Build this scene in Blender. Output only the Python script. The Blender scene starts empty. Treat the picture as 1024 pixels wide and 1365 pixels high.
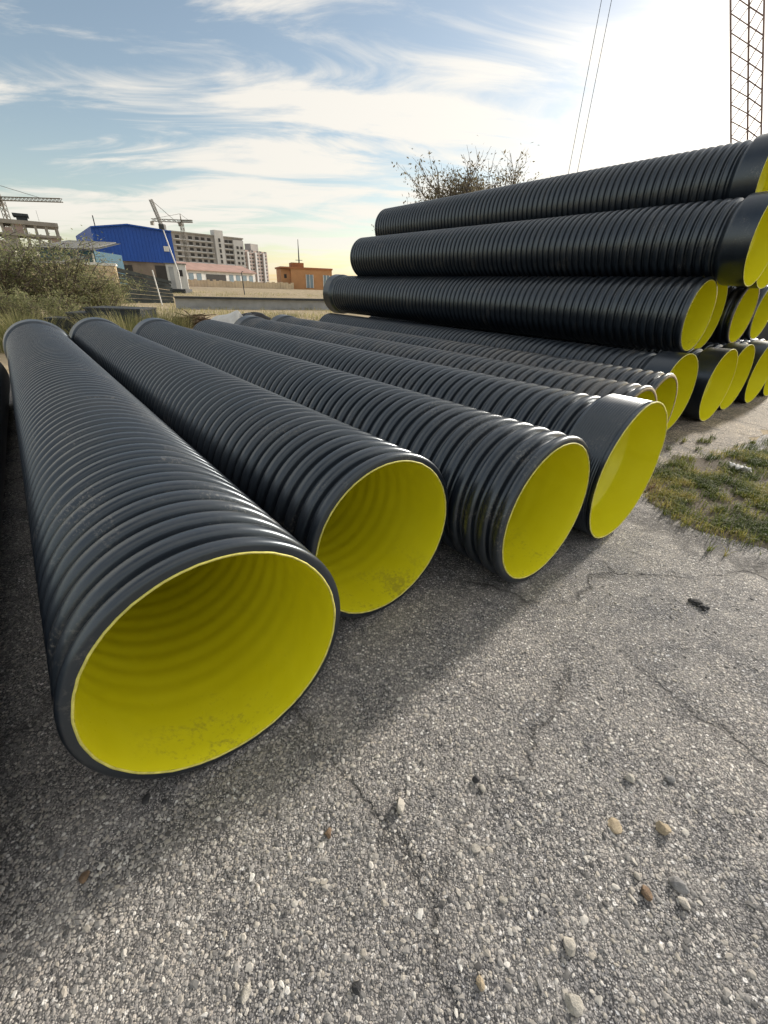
import bpy, math, random
import numpy as np
from mathutils import Matrix, Vector
rng = np.random.default_rng(7)
random.seed(7)
sc = bpy.context.scene
col = sc.collection
rad = math.radians

# ------------------------------------------------------------------ camera
F_PX, PITCH, ROLL, CAM_H = 552.6, 0.4965, 0.0343, 2.08
fw = np.array([0, math.cos(PITCH), -math.sin(PITCH)])
up0 = np.array([0, math.sin(PITCH), math.cos(PITCH)]); rt0 = np.array([1., 0, 0])
rt = math.cos(ROLL) * rt0 + math.sin(ROLL) * up0
up = -math.sin(ROLL) * rt0 + math.cos(ROLL) * up0
CAM = np.array([0, 0, CAM_H])
cd = bpy.data.cameras.new('camera'); cam = bpy.data.objects.new('camera', cd); col.objects.link(cam)
cd.sensor_fit = 'VERTICAL'; cd.sensor_height = 24; cd.lens = 24 * F_PX / 1365
cd.clip_start = 0.05; cd.clip_end = 6000
m = Matrix.Identity(4)
for i in range(3):
    m[i][0], m[i][1], m[i][2], m[i][3] = rt[i], up[i], -fw[i], CAM[i]
cam.matrix_world = m
sc.camera = cam

# ------------------------------------------------------------------ light
SUN_AZ, SUN_EL = rad(46.5), rad(19)
SUN = Vector((math.sin(SUN_AZ) * math.cos(SUN_EL), math.cos(SUN_AZ) * math.cos(SUN_EL), math.sin(SUN_EL)))
sd = bpy.data.lights.new('sun', 'SUN'); sun = bpy.data.objects.new('sun', sd); col.objects.link(sun)
sd.energy = 1.7; sd.angle = rad(2.6); sd.color = (1, 0.92, 0.82)
sun.rotation_euler = SUN.to_track_quat('Z', 'Y').to_euler()
vs = sc.view_settings
vs.view_transform = 'Standard'; vs.look = 'None'; vs.gamma = 1; vs.exposure = 1.58; vs.use_curve_mapping = False
cy = sc.cycles
cy.max_bounces = 6; cy.diffuse_bounces = 4; cy.glossy_bounces = 3; cy.transmission_bounces = 3; cy.transparent_max_bounces = 4
cy.caustics_reflective = False; cy.caustics_refractive = False
cy.use_adaptive_sampling = True; cy.adaptive_threshold = 0.02
cy.use_denoising = True; cy.denoiser = 'OPENIMAGEDENOISE'

w = bpy.data.worlds.new('World'); sc.world = w; w.use_nodes = True
SKY_STRENGTH = 0.15

class NT:
    """small helper for building node trees"""
    def __init__(s, tree): s.t = tree; s.n = tree.nodes; s.l = tree.links
    def new(s, typ, **kw):
        n = s.n.new(typ)
        for k, v in kw.items():
            if k.startswith('in_'):
                key = k[3:]
                key = int(key) if key.isdigit() else key.replace('_', ' ')
                s.set(n.inputs[key], v)
            else: setattr(n, k, v)
        return n
    def set(s, inp, v):
        if hasattr(v, 'is_output') or isinstance(v, bpy.types.NodeSocket): s.l.new(v, inp)
        else: inp.default_value = v
    def math(s, op, a, b=0.0, c=None, clamp=False):
        n = s.n.new('ShaderNodeMath'); n.operation = op; n.use_clamp = clamp
        s.set(n.inputs[0], a); s.set(n.inputs[1], b)
        if c is not None: s.set(n.inputs[2], c)
        return n.outputs[0]
    def vmath(s, op, a, b=None, scale=None):
        n = s.n.new('ShaderNodeVectorMath'); n.operation = op
        s.set(n.inputs[0], a)
        if b is not None: s.set(n.inputs[1], b)
        if scale is not None: s.set(n.inputs['Scale'], scale)
        return n
    def mix(s, fac, a, b, blend='MIX'):
        n = s.n.new('ShaderNodeMix'); n.data_type = 'RGBA'; n.blend_type = blend
        s.set(n.inputs[0], fac); s.set(n.inputs[6], a); s.set(n.inputs[7], b)
        return n.outputs[2]
    def ramp(s, fac, stops):
        n = s.n.new('ShaderNodeValToRGB'); cr = n.color_ramp
        while len(cr.elements) < len(stops): cr.elements.new(0.5)
        for e, (p, c) in zip(cr.elements, stops):
            e.position = p; e.color = c if len(c) == 4 else (*c, 1)
        s.set(n.inputs[0], fac)
        return n.outputs[0]
    def mr(s, v, a, b, c=0.0, d=1.0, smooth=False):
        n = s.n.new('ShaderNodeMapRange'); n.clamp = True
        if smooth: n.interpolation_type = 'SMOOTHSTEP'
        for i, x in enumerate((v, a, b, c, d)): s.set(n.inputs[i], x)
        return n.outputs[0]
    def noise(s, vec, scale, detail=4, rough=0.55, dist=0.0):
        n = s.n.new('ShaderNodeTexNoise')
        if vec is not None: s.l.new(vec, n.inputs['Vector'])
        n.inputs['Scale'].default_value = scale; n.inputs['Detail'].default_value = detail
        n.inputs['Roughness'].default_value = rough; n.inputs['Distortion'].default_value = dist
        return n

def build_world():
    k = NT(w.node_tree); k.n.clear()
    out = k.new('ShaderNodeOutputWorld'); bg = k.new('ShaderNodeBackground')
    sky = k.new('ShaderNodeTexSky'); sky.sky_type = 'NISHITA'; sky.sun_disc = False
    sky.sun_elevation = SUN_EL; sky.sun_rotation = SUN_AZ
    sky.altitude = 0; sky.air_density = 1.0; sky.dust_density = 0.7; sky.ozone_density = 1.5
    tc = k.new('ShaderNodeTexCoord'); d = tc.outputs['Generated']
    sep = k.new('ShaderNodeSeparateXYZ'); k.l.new(d, sep.inputs[0])
    zz = k.math('MAXIMUM', sep.outputs[2], 0.0)
    den = k.math('ADD', zz, 0.10)
    u = k.math('DIVIDE', sep.outputs[0], den); v = k.math('DIVIDE', sep.outputs[1], den)
    comb = k.new('ShaderNodeCombineXYZ'); k.l.new(u, comb.inputs[0]); k.l.new(v, comb.inputs[1])
    mp = k.new('ShaderNodeMapping'); k.l.new(comb.outputs[0], mp.inputs[0])
    mp.inputs['Rotation'].default_value = (0, 0, rad(-28)); mp.inputs['Scale'].default_value = (0.34, 0.9, 1)
    mp.inputs['Location'].default_value = (1.1, 5.0, 0)
    big = k.noise(mp.outputs[0], 0.95, 3, 0.5, 0.5).outputs[0]
    fine = k.noise(mp.outputs[0], 2.6, 7, 0.62, 0.9).outputs[0]
    den_ = k.math('ADD', k.math('MULTIPLY', big, 0.55), k.math('MULTIPLY', fine, 0.53))
    cov = k.mr(den_, 0.445, 0.585, 0.04, 1, True)
    cov = k.math('MULTIPLY', cov, k.mr(sep.outputs[2], 0.0, 0.10, 0.25, 0.92, True))
    # thin ice cloud scatters forward: brighter towards the sun, the same all round it
    dot = k.vmath('DOT_PRODUCT', d, tuple(SUN)).outputs['Value']
    dp = k.math('MAXIMUM', dot, 0.0)
    lobe = k.math('POWER', dp, 22.0); lobe2 = k.math('POWER', dp, 3.0)
    lum = k.math('ADD', k.math('ADD', 2.12, k.math('MULTIPLY', lobe, 4.0)), k.math('MULTIPLY', lobe2, 0.5))
    cloud = k.vmath('SCALE', (1.0, 0.95, 0.86), scale=lum).outputs[0]
    veil = k.vmath('SCALE', (1.0, 0.96, 0.90), scale=k.math('MULTIPLY', lobe, 1.5)).outputs[0]
    base = k.vmath('ADD', k.vmath('MULTIPLY', sky.outputs[0], (0.385, 0.35, 0.31)).outputs[0], veil).outputs[0]
    c = k.mix(cov, base, cloud)
    k.l.new(c, bg.inputs[0]); bg.inputs[1].default_value = SKY_STRENGTH
    k.l.new(bg.outputs[0], out.inputs[0])
build_world()

# ------------------------------------------------------------------ helpers
def at(px, py, Y):
    """world point seen at photo pixel (px,py) lying Y metres ahead"""
    d = fw + (px - 512) / F_PX * rt - (py - 682.5) / F_PX * up
    t = Y / d[1]
    return CAM + d * t
def ground_at(px, py, z=0.0):
    d = fw + (px - 512) / F_PX * rt - (py - 682.5) / F_PX * up
    return CAM + d * ((z - CAM[2]) / d[2])
def gz(x, y):
    """height of the land: flat yard, rising a little beyond it"""
    d = np.hypot(x, y)
    t = np.clip((d - 48) / 52, 0, 1)
    return 1.2 * t * t * (3 - 2 * t)

def link(o, parent=None):
    col.objects.link(o)
    if parent is not None: o.parent = parent
    return o
def mesh_obj(name, verts, faces, mat, parent=None, smooth=False):
    me = bpy.data.meshes.new(name)
    me.from_pydata([tuple(v) for v in verts], [], [tuple(f) for f in faces])
    if smooth: me.polygons.foreach_set('use_smooth', [True] * len(me.polygons))
    me.materials.append(mat); me.update()
    return link(bpy.data.objects.new(name, me), parent)
def np_mesh(name, V, Fq, mat, smooth=False, tint=None):
    """fast mesh from arrays, all faces with the same number of corners"""
    me = bpy.data.meshes.new(name)
    V = np.asarray(V, np.float32); Fq = np.asarray(Fq, np.int32); n, kk = Fq.shape
    me.vertices.add(len(V)); me.vertices.foreach_set('co', V.ravel())
    me.loops.add(n * kk); me.loops.foreach_set('vertex_index', Fq.ravel())
    me.polygons.add(n); me.polygons.foreach_set('loop_start', np.arange(0, n * kk, kk, dtype=np.int32))
    me.polygons.foreach_set('use_smooth', np.full(n, smooth, bool))
    if tint is not None:
        a = me.attributes.new('tint', 'FLOAT', 'POINT'); a.data.foreach_set('value', np.asarray(tint, np.float32))
    me.materials.append(mat); me.update(calc_edges=True)
    return me
def tag(o, label=None, cat=None, group=None, kind=None):
    if label: o['label'] = label
    if cat: o['category'] = cat
    if group: o['group'] = group
    if kind: o['kind'] = kind
    return o
def empty(name, loc=(0, 0, 0), label=None, cat=None, group=None):
    o = bpy.data.objects.new(name, None); o.location = loc; col.objects.link(o)
    o.empty_display_size = 0.2
    return tag(o, label, cat, group)

class MB:
    """collects boxes, prisms and tubes, then links them as one mesh"""
    def __init__(s): s.v = []; s.f = []
    def add(s, V, Fs):
        b = len(s.v); s.v += [tuple(x) for x in V]; s.f += [tuple(i + b for i in f) for f in Fs]; return s
    def hexa(s, P):
        return s.add(P, [(0, 3, 2, 1), (4, 5, 6, 7), (0, 1, 5, 4), (1, 2, 6, 5), (2, 3, 7, 6), (3, 0, 4, 7)])
    def box(s, a, b):
        (x0, y0, z0), (x1, y1, z1) = a, b
        return s.hexa([(x0, y0, z0), (x1, y0, z0), (x1, y1, z0), (x0, y1, z0), (x0, y0, z1), (x1, y0, z1), (x1, y1, z1), (x0, y1, z1)])
    def obox(s, o, ux, uy, uz):
        o, ux, uy, uz = map(np.asarray, (o, ux, uy, uz))
        return s.hexa([o, o + ux, o + ux + uy, o + uy, o + uz, o + ux + uz, o + ux + uy + uz, o + uy + uz])
    def tube(s, pts, r, seg=6, cap=True):
        pts = [np.asarray(p, float) for p in pts]
        if not hasattr(r, '__len__'): r = [r] * len(pts)
        b = len(s.v); prev = None
        for i, p in enumerate(pts):
            t = pts[min(i + 1, len(pts) - 1)] - pts[max(i - 1, 0)]; t = t / (np.linalg.norm(t) + 1e-9)
            if prev is None:
                a = np.array([0, 0, 1.]) if abs(t[2]) < .9 else np.array([1., 0, 0])
                u = np.cross(t, a)
            else: u = prev - t * (prev @ t)
            u /= np.linalg.norm(u) + 1e-9; prev = u; v = np.cross(t, u)
            for j in range(seg):
                th = 2 * math.pi * j / seg
                s.v.append(tuple(p + r[i] * (math.cos(th) * u + math.sin(th) * v)))
        for i in range(len(pts) - 1):
            for j in range(seg):
                a0 = b + i * seg + j; a1 = b + i * seg + (j + 1) % seg
                s.f.append((a0, a1, a1 + seg, a0 + seg))
        if cap:
            s.f.append(tuple(b + j for j in range(seg))[::-1]); e = b + (len(pts) - 1) * seg
            s.f.append(tuple(e + j for j in range(seg)))
        return s
    def build(s, name, mat, parent=None, smooth=False):
        return mesh_obj(name, s.v, s.f, mat, parent, smooth)

# ------------------------------------------------------------------ materials
def mat(name):
    m_ = bpy.data.materials.new(name); m_.use_nodes = True
    k = NT(m_.node_tree); k.n.clear()
    out = k.new('ShaderNodeOutputMaterial'); b = k.new('ShaderNodeBsdfPrincipled')
    k.l.new(b.outputs[0], out.inputs[0])
    k.b = b; k.m = m_; k.out = out
    return k
def plain(name, c, rough=0.7, var=0.25, scale=3.0, metal=0.0, bump=0.0, c2=None, coords='Object', spec=0.5):
    k = mat(name); tc = k.new('ShaderNodeTexCoord').outputs[coords]
    n = k.noise(tc, scale, 6, 0.6).outputs[0]
    lo = tuple(x * (1 - var) for x in c); hi = c2 or tuple(min(1, x * (1 + var)) for x in c)
    k.l.new(k.ramp(n, [(0.3, lo), (0.7, hi)]), k.b.inputs['Base Color'])
    k.b.inputs['Roughness'].default_value = rough; k.b.inputs['Metallic'].default_value = metal
    k.b.inputs['Specular IOR Level'].default_value = spec
    if bump:
        bn = k.new('ShaderNodeBump'); bn.inputs['Strength'].default_value = bump; bn.inputs['Distance'].default_value = 0.02
        k.l.new(k.noise(tc, scale * 6, 5, 0.6).outputs[0], bn.inputs['Height']); k.l.new(bn.outputs[0], k.b.inputs['Normal'])
    return k.m

def black_plastic(name, dust_amt, dust_col=(0.30, 0.25, 0.19)):
    """black polyethylene: dull sheen, fine scuffs, a film of dust lying on the upward faces and in streaks"""
    k = mat(name); tc = k.new('ShaderNodeTexCoord').outputs['Object']
    geo = k.new('ShaderNodeNewGeometry')
    sepn = k.new('ShaderNodeSeparateXYZ'); k.l.new(geo.outputs['Normal'], sepn.inputs[0])
    oi = k.new('ShaderNodeObjectInfo')
    off = k.vmath('SCALE', (7.3, 3.1, 5.7), scale=k.math('MULTIPLY', oi.outputs['Random'], 9.0)).outputs[0]
    vec = k.vmath('ADD', tc, off).outputs[0]
    n1 = k.noise(vec, 1.3, 7, 0.62, 0.4).outputs[0]
    n2 = k.noise(vec, 26, 5, 0.7).outputs[0]
    mp = k.new('ShaderNodeMapping'); k.l.new(vec, mp.inputs[0]); mp.inputs['Scale'].default_value = (55, 3.5, 3.5)
    n3 = k.noise(mp.outputs[0], 1.0, 5, 0.6).outputs[0]
    upf = k.mr(sepn.outputs[2], -0.2, 0.9, 0.12, 1.0)
    dust = k.math('MULTIPLY', k.mr(k.math('ADD', k.math('MULTIPLY', n1, 0.6), k.math('MULTIPLY', n2, 0.4)), 0.42, 0.72), upf)
    dust = k.math('MULTIPLY', dust, dust_amt, clamp=True)
    basec = k.mix(k.mr(n3, 0.35, 0.75), (0.005, 0.0078, 0.013, 1), (0.010, 0.0155, 0.025, 1))
    # sparse pale scuffs
    scuff = k.math('MULTIPLY', k.mr(k.noise(vec, 2.6, 4, 0.6).outputs[0], 0.56, 0.68), k.mr(k.noise(vec, 60, 4, 0.7).outputs[0], 0.52, 0.62))
    cc = k.mix(dust, basec, (*dust_col, 1))
    cc = k.mix(k.math('MULTIPLY', scuff, 0.6), cc, (0.24, 0.22, 0.19, 1))
    k.l.new(cc, k.b.inputs['Base Color'])
    k.l.new(k.mr(k.math('ADD', k.math('MULTIPLY', n3, 0.5), k.math('ADD', dust, k.math('MULTIPLY', n1, 0.3))), 0.2, 1.0, 0.26, 0.46), k.b.inputs['Roughness'])
    bn = k.new('ShaderNodeBump'); bn.inputs['Strength'].default_value = 0.12; bn.inputs['Distance'].default_value = 0.004
    k.l.new(k.math('ADD', n2, k.math('MULTIPLY', n3, 0.8)), bn.inputs['Height']); k.l.new(bn.outputs[0], k.b.inputs['Normal'])
    k.b.inputs['Specular IOR Level'].default_value = 1.0; k.b.inputs['IOR'].default_value = 1.54; k.b.inputs['Specular Tint'].default_value = (0.80, 0.91, 1.0, 1)
    return k.m

def yellow_liner(name, dirt=0.5):
    k = mat(name); tc = k.new('ShaderNodeTexCoord').outputs['Object']
    oi = k.new('ShaderNodeObjectInfo')
    off = k.vmath('SCALE', (4.3, 6.1, 2.7), scale=k.math('MULTIPLY', oi.outputs['Random'], 9.0)).outputs[0]
    vec = k.vmath('ADD', tc, off).outputs[0]
    n1 = k.noise(vec, 2.2, 6, 0.6, 0.6).outputs[0]; n2 = k.noise(vec, 34, 6, 0.72).outputs[0]
    c = k.mix(k.mr(n1, 0.3, 0.7), (0.80, 0.745, 0.012, 1), (0.86, 0.81, 0.024, 1))
    # dirt gathers along the floor of the pipe, most of it by the mouth
    sep = k.new('ShaderNodeSeparateXYZ'); k.l.new(tc, sep.inputs[0])
    low = k.mr(sep.outputs[2], 0.06, 0.30, 1.0, 0.0)
    mouth = k.mr(sep.outputs[0], 0.03, 0.5, 1.0, 0.08)
    dd = k.math('MULTIPLY', k.math('MULTIPLY', low, mouth), k.mr(k.math('ADD', k.math('MULTIPLY', n1, .5), k.math('MULTIPLY', n2, .5)), 0.53, 0.62))
    speck = k.math('MULTIPLY', k.mr(n2, 0.66, 0.72), k.mr(n1, 0.45, 0.6))
    dd = k.math('MAXIMUM', k.math('MULTIPLY', dd, dirt), k.math('MULTIPLY', speck, 0.5 * dirt))
    c = k.mix(dd, c, (0.20, 0.14, 0.06, 1))
    k.l.new(c, k.b.inputs['Base Color'])
    k.l.new(k.mr(n2, 0.3, 0.7, 0.26, 0.42), k.b.inputs['Roughness'])
    bn = k.new('ShaderNodeBump'); bn.inputs['Strength'].default_value = 0.08; bn.inputs['Distance'].default_value = 0.004
    k.l.new(n2, bn.inputs['Height']); k.l.new(bn.outputs[0], k.b.inputs['Normal'])
    return k.m

def asphalt_material(name='worn_asphalt', mul=(1, 1, 1), s1=58, s2=135, grit=None):
    """worn asphalt: exposed stone chips in dark binder, patches, stains and wandering cracks"""
    k = mat(name); pos = k.new('ShaderNodeNewGeometry').outputs['Position']
    flat = k.vmath('MULTIPLY', pos, (1, 1, 0.0)).outputs[0]
    wob = k.noise(flat, 40, 2, 0.5)
    vec = k.vmath('ADD', flat, k.vmath('SCALE', k.vmath('SUBTRACT', wob.outputs['Color'], (0.5, 0.5, 0.5)).outputs[0], scale=0.012).outputs[0]).outputs[0]
    def vor(scale, feat='F1'):
        n = k.new('ShaderNodeTexVoronoi'); n.feature = feat; n.voronoi_dimensions = '2D'
        n.inputs['Scale'].default_value = scale; k.l.new(vec, n.inputs['Vector']); return n
    v1 = vor(s1); v2 = vor(s2); 
    cs = k.new('ShaderNodeSeparateXYZ'); k.l.new(v1.outputs['Color'], cs.inputs[0])
    cs2 = k.new('ShaderNodeSeparateXYZ'); k.l.new(v2.outputs['Color'], cs2.inputs[0])
    big = k.noise(flat, 0.55, 6, 0.6, 0.4).outputs[0]
    mid = k.noise(flat, 3.6, 6, 0.65, 0.3).outputs[0]
    # chip colours
    chip1 = k.ramp(cs.outputs[0], [(0.0, (.09, .087, .084)), (0.3, (.21, .20, .19)), (0.6, (.33, .312, .29)), (0.8, (.43, .385, .33)), (0.94, (.60, .57, .52)), (1.0, (.74, .72, .68))])
    chip2 = k.ramp(cs2.outputs[1], [(0.0, (.09, .087, .085)), (0.5, (.24, .228, .215)), (0.85, (.40, .37, .33)), (1.0, (.62, .59, .54))])
    binder = (.06, .058, .056, 1)
    m1 = k.mr(v1.outputs['Distance'], 0.30, 0.52, 1, 0)
    m2 = k.mr(v2.outputs['Distance'], 0.32, 0.55, 1, 0)
    pick = k.mr(cs.outputs[2], 0.30, 0.34)
    cfine = k.mix(m2, binder, chip2)
    c = k.mix(k.math('MULTIPLY', m1, pick), cfine, chip1)
    wear = k.mr(k.math('ADD', k.math('MULTIPLY', big, 0.6), k.math('MULTIPLY', mid, 0.4)), 0.38, 0.62)
    c = k.mix(1.0, c, k.mix(wear, (0.62, 0.63, 0.655, 1), (1.18, 1.13, 1.06, 1)), 'MULTIPLY')
    film = k.math('MULTIPLY', k.mr(mid, 0.42, 0.75), 0.42)
    c = k.mix(film, c, (.29, .268, .24, 1))
    # cracks
    cw = k.noise(flat, 1.1, 7, 0.62)
    cvec = k.vmath('ADD', flat, k.vmath('SCALE', k.vmath('SUBTRACT', cw.outputs['Color'], (0.5, 0.5, 0.5)).outputs[0], scale=0.75).outputs[0]).outputs[0]
    cv = k.new('ShaderNodeTexVoronoi'); cv.feature = 'DISTANCE_TO_EDGE'; cv.voronoi_dimensions = '2D'; cv.inputs['Scale'].default_value = 0.62
    k.l.new(cvec, cv.inputs['Vector'])
    gap = k.mr(k.noise(flat, 1.7, 3, 0.5).outputs[0], 0.38, 0.55)
    crack = k.math('MULTIPLY', k.mr(cv.outputs['Distance'], 0.003, 0.014, 1, 0), gap)
    c = k.mix(k.math('MULTIPLY', crack, 0.62), c, (.03, .028, .027, 1))
    halo = k.math('MULTIPLY', k.mr(cv.outputs['Distance'], 0.0, 0.05, 0.35, 0), gap)
    c = k.mix(halo, c, (.07, .065, .06, 1))
    c = k.mix(1.0, c, (*mul, 1), 'MULTIPLY')
    if grit is not None:      # dark grit swept up along the edge of the grass
        (x0, y0), (x1, y1) = grit; L_ = math.hypot(x1 - x0, y1 - y0); nx, ny = -(y1 - y0) / L_, (x1 - x0) / L_
        dn = k.math('SUBTRACT', k.vmath('DOT_PRODUCT', flat, (nx, ny, 0)).outputs['Value'], x0 * nx + y0 * ny)
        dn = k.math('ADD', k.math('ABSOLUTE', dn), k.math('MULTIPLY', k.math('SUBTRACT', mid, 0.5), 0.9))
        dl = k.math('SUBTRACT', k.vmath('DOT_PRODUCT', flat, ((x1 - x0) / L_, (y1 - y0) / L_, 0)).outputs['Value'], (x0 * (x1 - x0) + y0 * (y1 - y0)) / L_)
        gm = k.math('MULTIPLY', k.mr(dn, 0.06, 0.30, 1, 0, True), k.mr(dl, -0.5, 0.1, 0, 1, True))
        gm = k.math('MULTIPLY', gm, k.mr(k.noise(flat, 24, 4, 0.7).outputs[0], 0.36, 0.58, 0.25, 0.85))
        c = k.mix(gm, c, (.075, .07, .064, 1))
    k.l.new(c, k.b.inputs['Base Color'])
    k.b.inputs['Roughness'].default_value = 0.82; k.b.inputs['Specular IOR Level'].default_value = 0.35
    h = k.math('ADD', k.math('MULTIPLY', k.math('MULTIPLY', m1, pick), k.mr(cs.outputs[1], 0, 1, 0.35, 1.0)), k.math('MULTIPLY', m2, k.mr(cs2.outputs[0], 0, 1, 0.15, 0.6)))
    h = k.math('SUBTRACT', k.math('ADD', h, k.math('MULTIPLY', mid, 1.5)), k.math('MULTIPLY', crack, 2.5))
    bn = k.new('ShaderNodeBump'); bn.inputs['Strength'].default_value = 1.0; bn.inputs['Distance'].default_value = 0.0045
    k.l.new(h, bn.inputs['Height']); k.l.new(bn.outputs[0], k.b.inputs['Normal'])
    return k.m

def earth_material(name, c1, c2, c3, speck=30.0, bump=0.02):
    k = mat(name); pos = k.new('ShaderNodeNewGeometry').outputs['Position']
    a = k.noise(pos, 0.07, 6, 0.6, 0.3).outputs[0]; b_ = k.noise(pos, 1.4, 8, 0.68, 0.3).outputs[0]; d = k.noise(pos, speck, 5, 0.7).outputs[0]
    c = k.mix(k.mr(a, 0.36, 0.62), (*c1, 1), (*c2, 1))
    c = k.mix(k.mr(b_, 0.45, 0.7), c, (*c3, 1))
    c = k.mix(1.0, c, k.mix(d, (0.55, 0.55, 0.55, 1), (1.4, 1.38, 1.34, 1)), 'MULTIPLY')
    k.l.new(c, k.b.inputs['Base Color']); k.b.inputs['Roughness'].default_value = 0.95
    k.b.inputs['Specular IOR Level'].default_value = 0.2
    bn = k.new('ShaderNodeBump'); bn.inputs['Strength'].default_value = 0.9; bn.inputs['Distance'].default_value = bump
    k.l.new(k.math('ADD', b_, k.math('MULTIPLY', d, 0.5)), bn.inputs['Height']); k.l.new(bn.outputs[0], k.b.inputs['Normal'])
    return k.m

def tint_material(name, stops, rough=0.75, trans=0.0, grain=0.0):
    """colour picked per piece from the 'tint' attribute"""
    k = mat(name); a = k.new('ShaderNodeAttribute'); a.attribute_name = 'tint'
    c = k.ramp(a.outputs['Fac'], stops)
    if grain:
        pos = k.new('ShaderNodeNewGeometry').outputs['Position']
        c = k.mix(1.0, c, k.mix(k.noise(pos, grain, 5, 0.7).outputs[0], (0.6, 0.6, 0.6, 1), (1.35, 1.35, 1.35, 1)), 'MULTIPLY')
    k.l.new(c, k.b.inputs['Base Color']); k.b.inputs['Roughness'].default_value = rough
    k.b.inputs['Specular IOR Level'].default_value = 0.3
    if trans:
        t = k.new('ShaderNodeBsdfTranslucent'); k.l.new(c, t.inputs[0])
        ms = k.new('ShaderNodeMixShader'); ms.inputs[0].default_value = trans
        k.l.new(k.b.outputs[0], ms.inputs[1]); k.l.new(t.outputs[0], ms.inputs[2]); k.l.new(ms.outputs[0], k.out.inputs[0])
    return k.m

M = {}
M['hdpe'] = black_plastic('black_polyethylene', 0.09)
M['hdpe_dusty'] = black_plastic('dusty_black_polyethylene', 0.55)
M['hdpe_far'] = black_plastic('smooth_black_polyethylene', 0.25, (0.22, 0.22, 0.22))
M['yellow'] = yellow_liner('yellow_polyethylene', 0.55)
M['yellow_dirty'] = yellow_liner('dirty_yellow_polyethylene', 1.0)
M['rim'] = plain('cut_yellow_edge', (0.72, 0.66, 0.16), 0.55, 0.3, 22)
M['rim_dusty'] = plain('dusty_cut_edge', (0.42, 0.33, 0.2), 0.8, 0.35, 22)
M['asphalt'] = asphalt_material('worn_asphalt', (1.45, 1.49, 1.57), grit=(ground_at(850, 690)[:2], ground_at(1024, 765)[:2]))
M['earth'] = earth_material('dry_earth', (.40, .32, .21), (.48, .39, .27), (.28, .235, .135), 9.0, 0.05)
M['gravel_road'] = asphalt_material('gravel_track', (1.35, 1.24, 1.08), 34, 90)
M['soil'] = earth_material('dark_soil', (.17, .145, .115), (.24, .20, .155), (.09, .075, .058), 40.0, 0.03)
M['pebble'] = tint_material('pebbles', [(0, (.09, .088, .086)), (.3, (.25, .242, .232)), (.6, (.37, .352, .33)), (.8, (.47, .43, .37)), (.93, (.62, .59, .54)), (1, (.72, .70, .66))], 0.8, grain=160)
M['stone_pale'] = plain('pale_limestone', (.47, .44, .385), 0.85, 0.3, 30, bump=0.4)
M['stone_tan'] = plain('tan_stone', (.43, .35, .24), 0.85, 0.3, 30, bump=0.4)
M['stone_brown'] = plain('brown_stone', (.2, .135, .085), 0.85, 0.3, 30, bump=0.4)
M['stone_dark'] = plain('dark_stone', (.05, .05, .052), 0.8, 0.4, 30, bump=0.4)
M['stone_grey'] = plain('grey_stone', (.27, .265, .26), 0.85, 0.3, 30, bump=0.4)
M['grass'] = tint_material('grass_blades', [(0, (.055, .085, .022)), (.35, (.15, .185, .04)), (.6, (.36, .33, .07)), (.82, (.50, .42, .17)), (1, (.30, .2, .11))], 0.7, 0.35)
M['weed'] = tint_material('weed_blades', [(0, (.10, .12, .05)), (.5, (.26, .26, .11)), (1, (.50, .44, .24))], 0.75, 0.4)
M['shrub'] = tint_material('grey_green_leaves', [(0, (.085, .10, .045)), (.5, (.235, .255, .125)), (.8, (.38, .375, .20)), (1, (.52, .47, .29))], 0.75, 0.5)
M['leaf_brown'] = tint_material('sparse_olive_leaves', [(0, (.10, .09, .06)), (1, (.24, .2, .12))], 0.75, 0.4)
M['bark'] = plain('grey_bark', (.13, .11, .095), 0.9, 0.3, 8)
M['blue'] = plain('blue_sheet_cladding', (.012, .085, .42), 0.5, 0.08, 0.6)
M['blue_side'] = M['blue']
M['teal'] = plain('teal_sheet', (.008, .075, .125), 0.5, 0.15, 1.0)
M['roof_grey'] = plain('weathered_grey_sheet', (.15, .15, .145), 0.7, 0.2, 1.2)
M['concrete'] = plain('raw_concrete', (.30, .285, .26), 0.9, 0.22, 0.6)
M['concrete_dark'] = plain('dark_concrete', (.045, .052, .06), 0.85, 0.25, 1.5, bump=0.3)
M['block_a'] = plain('apartment_render', (.36, .345, .335), 0.85, 0.14, 0.2)
M['block_w'] = plain('apartment_white_render', (.58, .58, .58), 0.85, 0.1, 0.2)
M['block_b'] = plain('apartment_rose_render', (.36, .285, .26), 0.85, 0.14, 0.2)
M['room_shade'] = plain('painted_room_shade', (.035, .033, .032), 0.7, 0.3, 0.5)  # near-black colour painted for the indoor shade behind windows and openings
M['glass'] = plain('window_glass', (.22, .30, .36), 0.15, 0.2, 0.5)
M['orange'] = plain('orange_render', (.50, .26, .12), 0.85, 0.12, 0.5)
M['orange_trim'] = plain('rust_trim', (.40, .16, .07), 0.8, 0.12, 0.5)
M['white'] = plain('white_paint', (.72, .72, .70), 0.6, 0.1, 1.0)
M['pink_roof'] = plain('faded_red_sheet', (.40, .25, .20), 0.7, 0.18, 0.5)
M['sandstone'] = plain('sandy_stone', (.66, .53, .36), 0.9, 0.2, 0.8, bump=0.6)
M['rust'] = plain('rusty_steel', (.16, .085, .06), 0.75, 0.35, 2.0)
M['steel'] = plain('galvanised_steel', (.40, .41, .42), 0.5, 0.2, 1.0, metal=0.3)
M['steel_dark'] = plain('dark_painted_steel', (.04, .045, .05), 0.6, 0.3, 1.0)
M['base_brown'] = plain('dusty_brown_wall', (.23, .19, .155), 0.9, 0.25, 0.5)
M['panel'] = plain('dark_sheet_panels', (.085, .095, .095), 0.85, 0.35, 1.5, spec=0.15)
M['crane'] = plain('crane_steel', (.20, .19, .17), 0.6, 0.2, 0.3)
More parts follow.
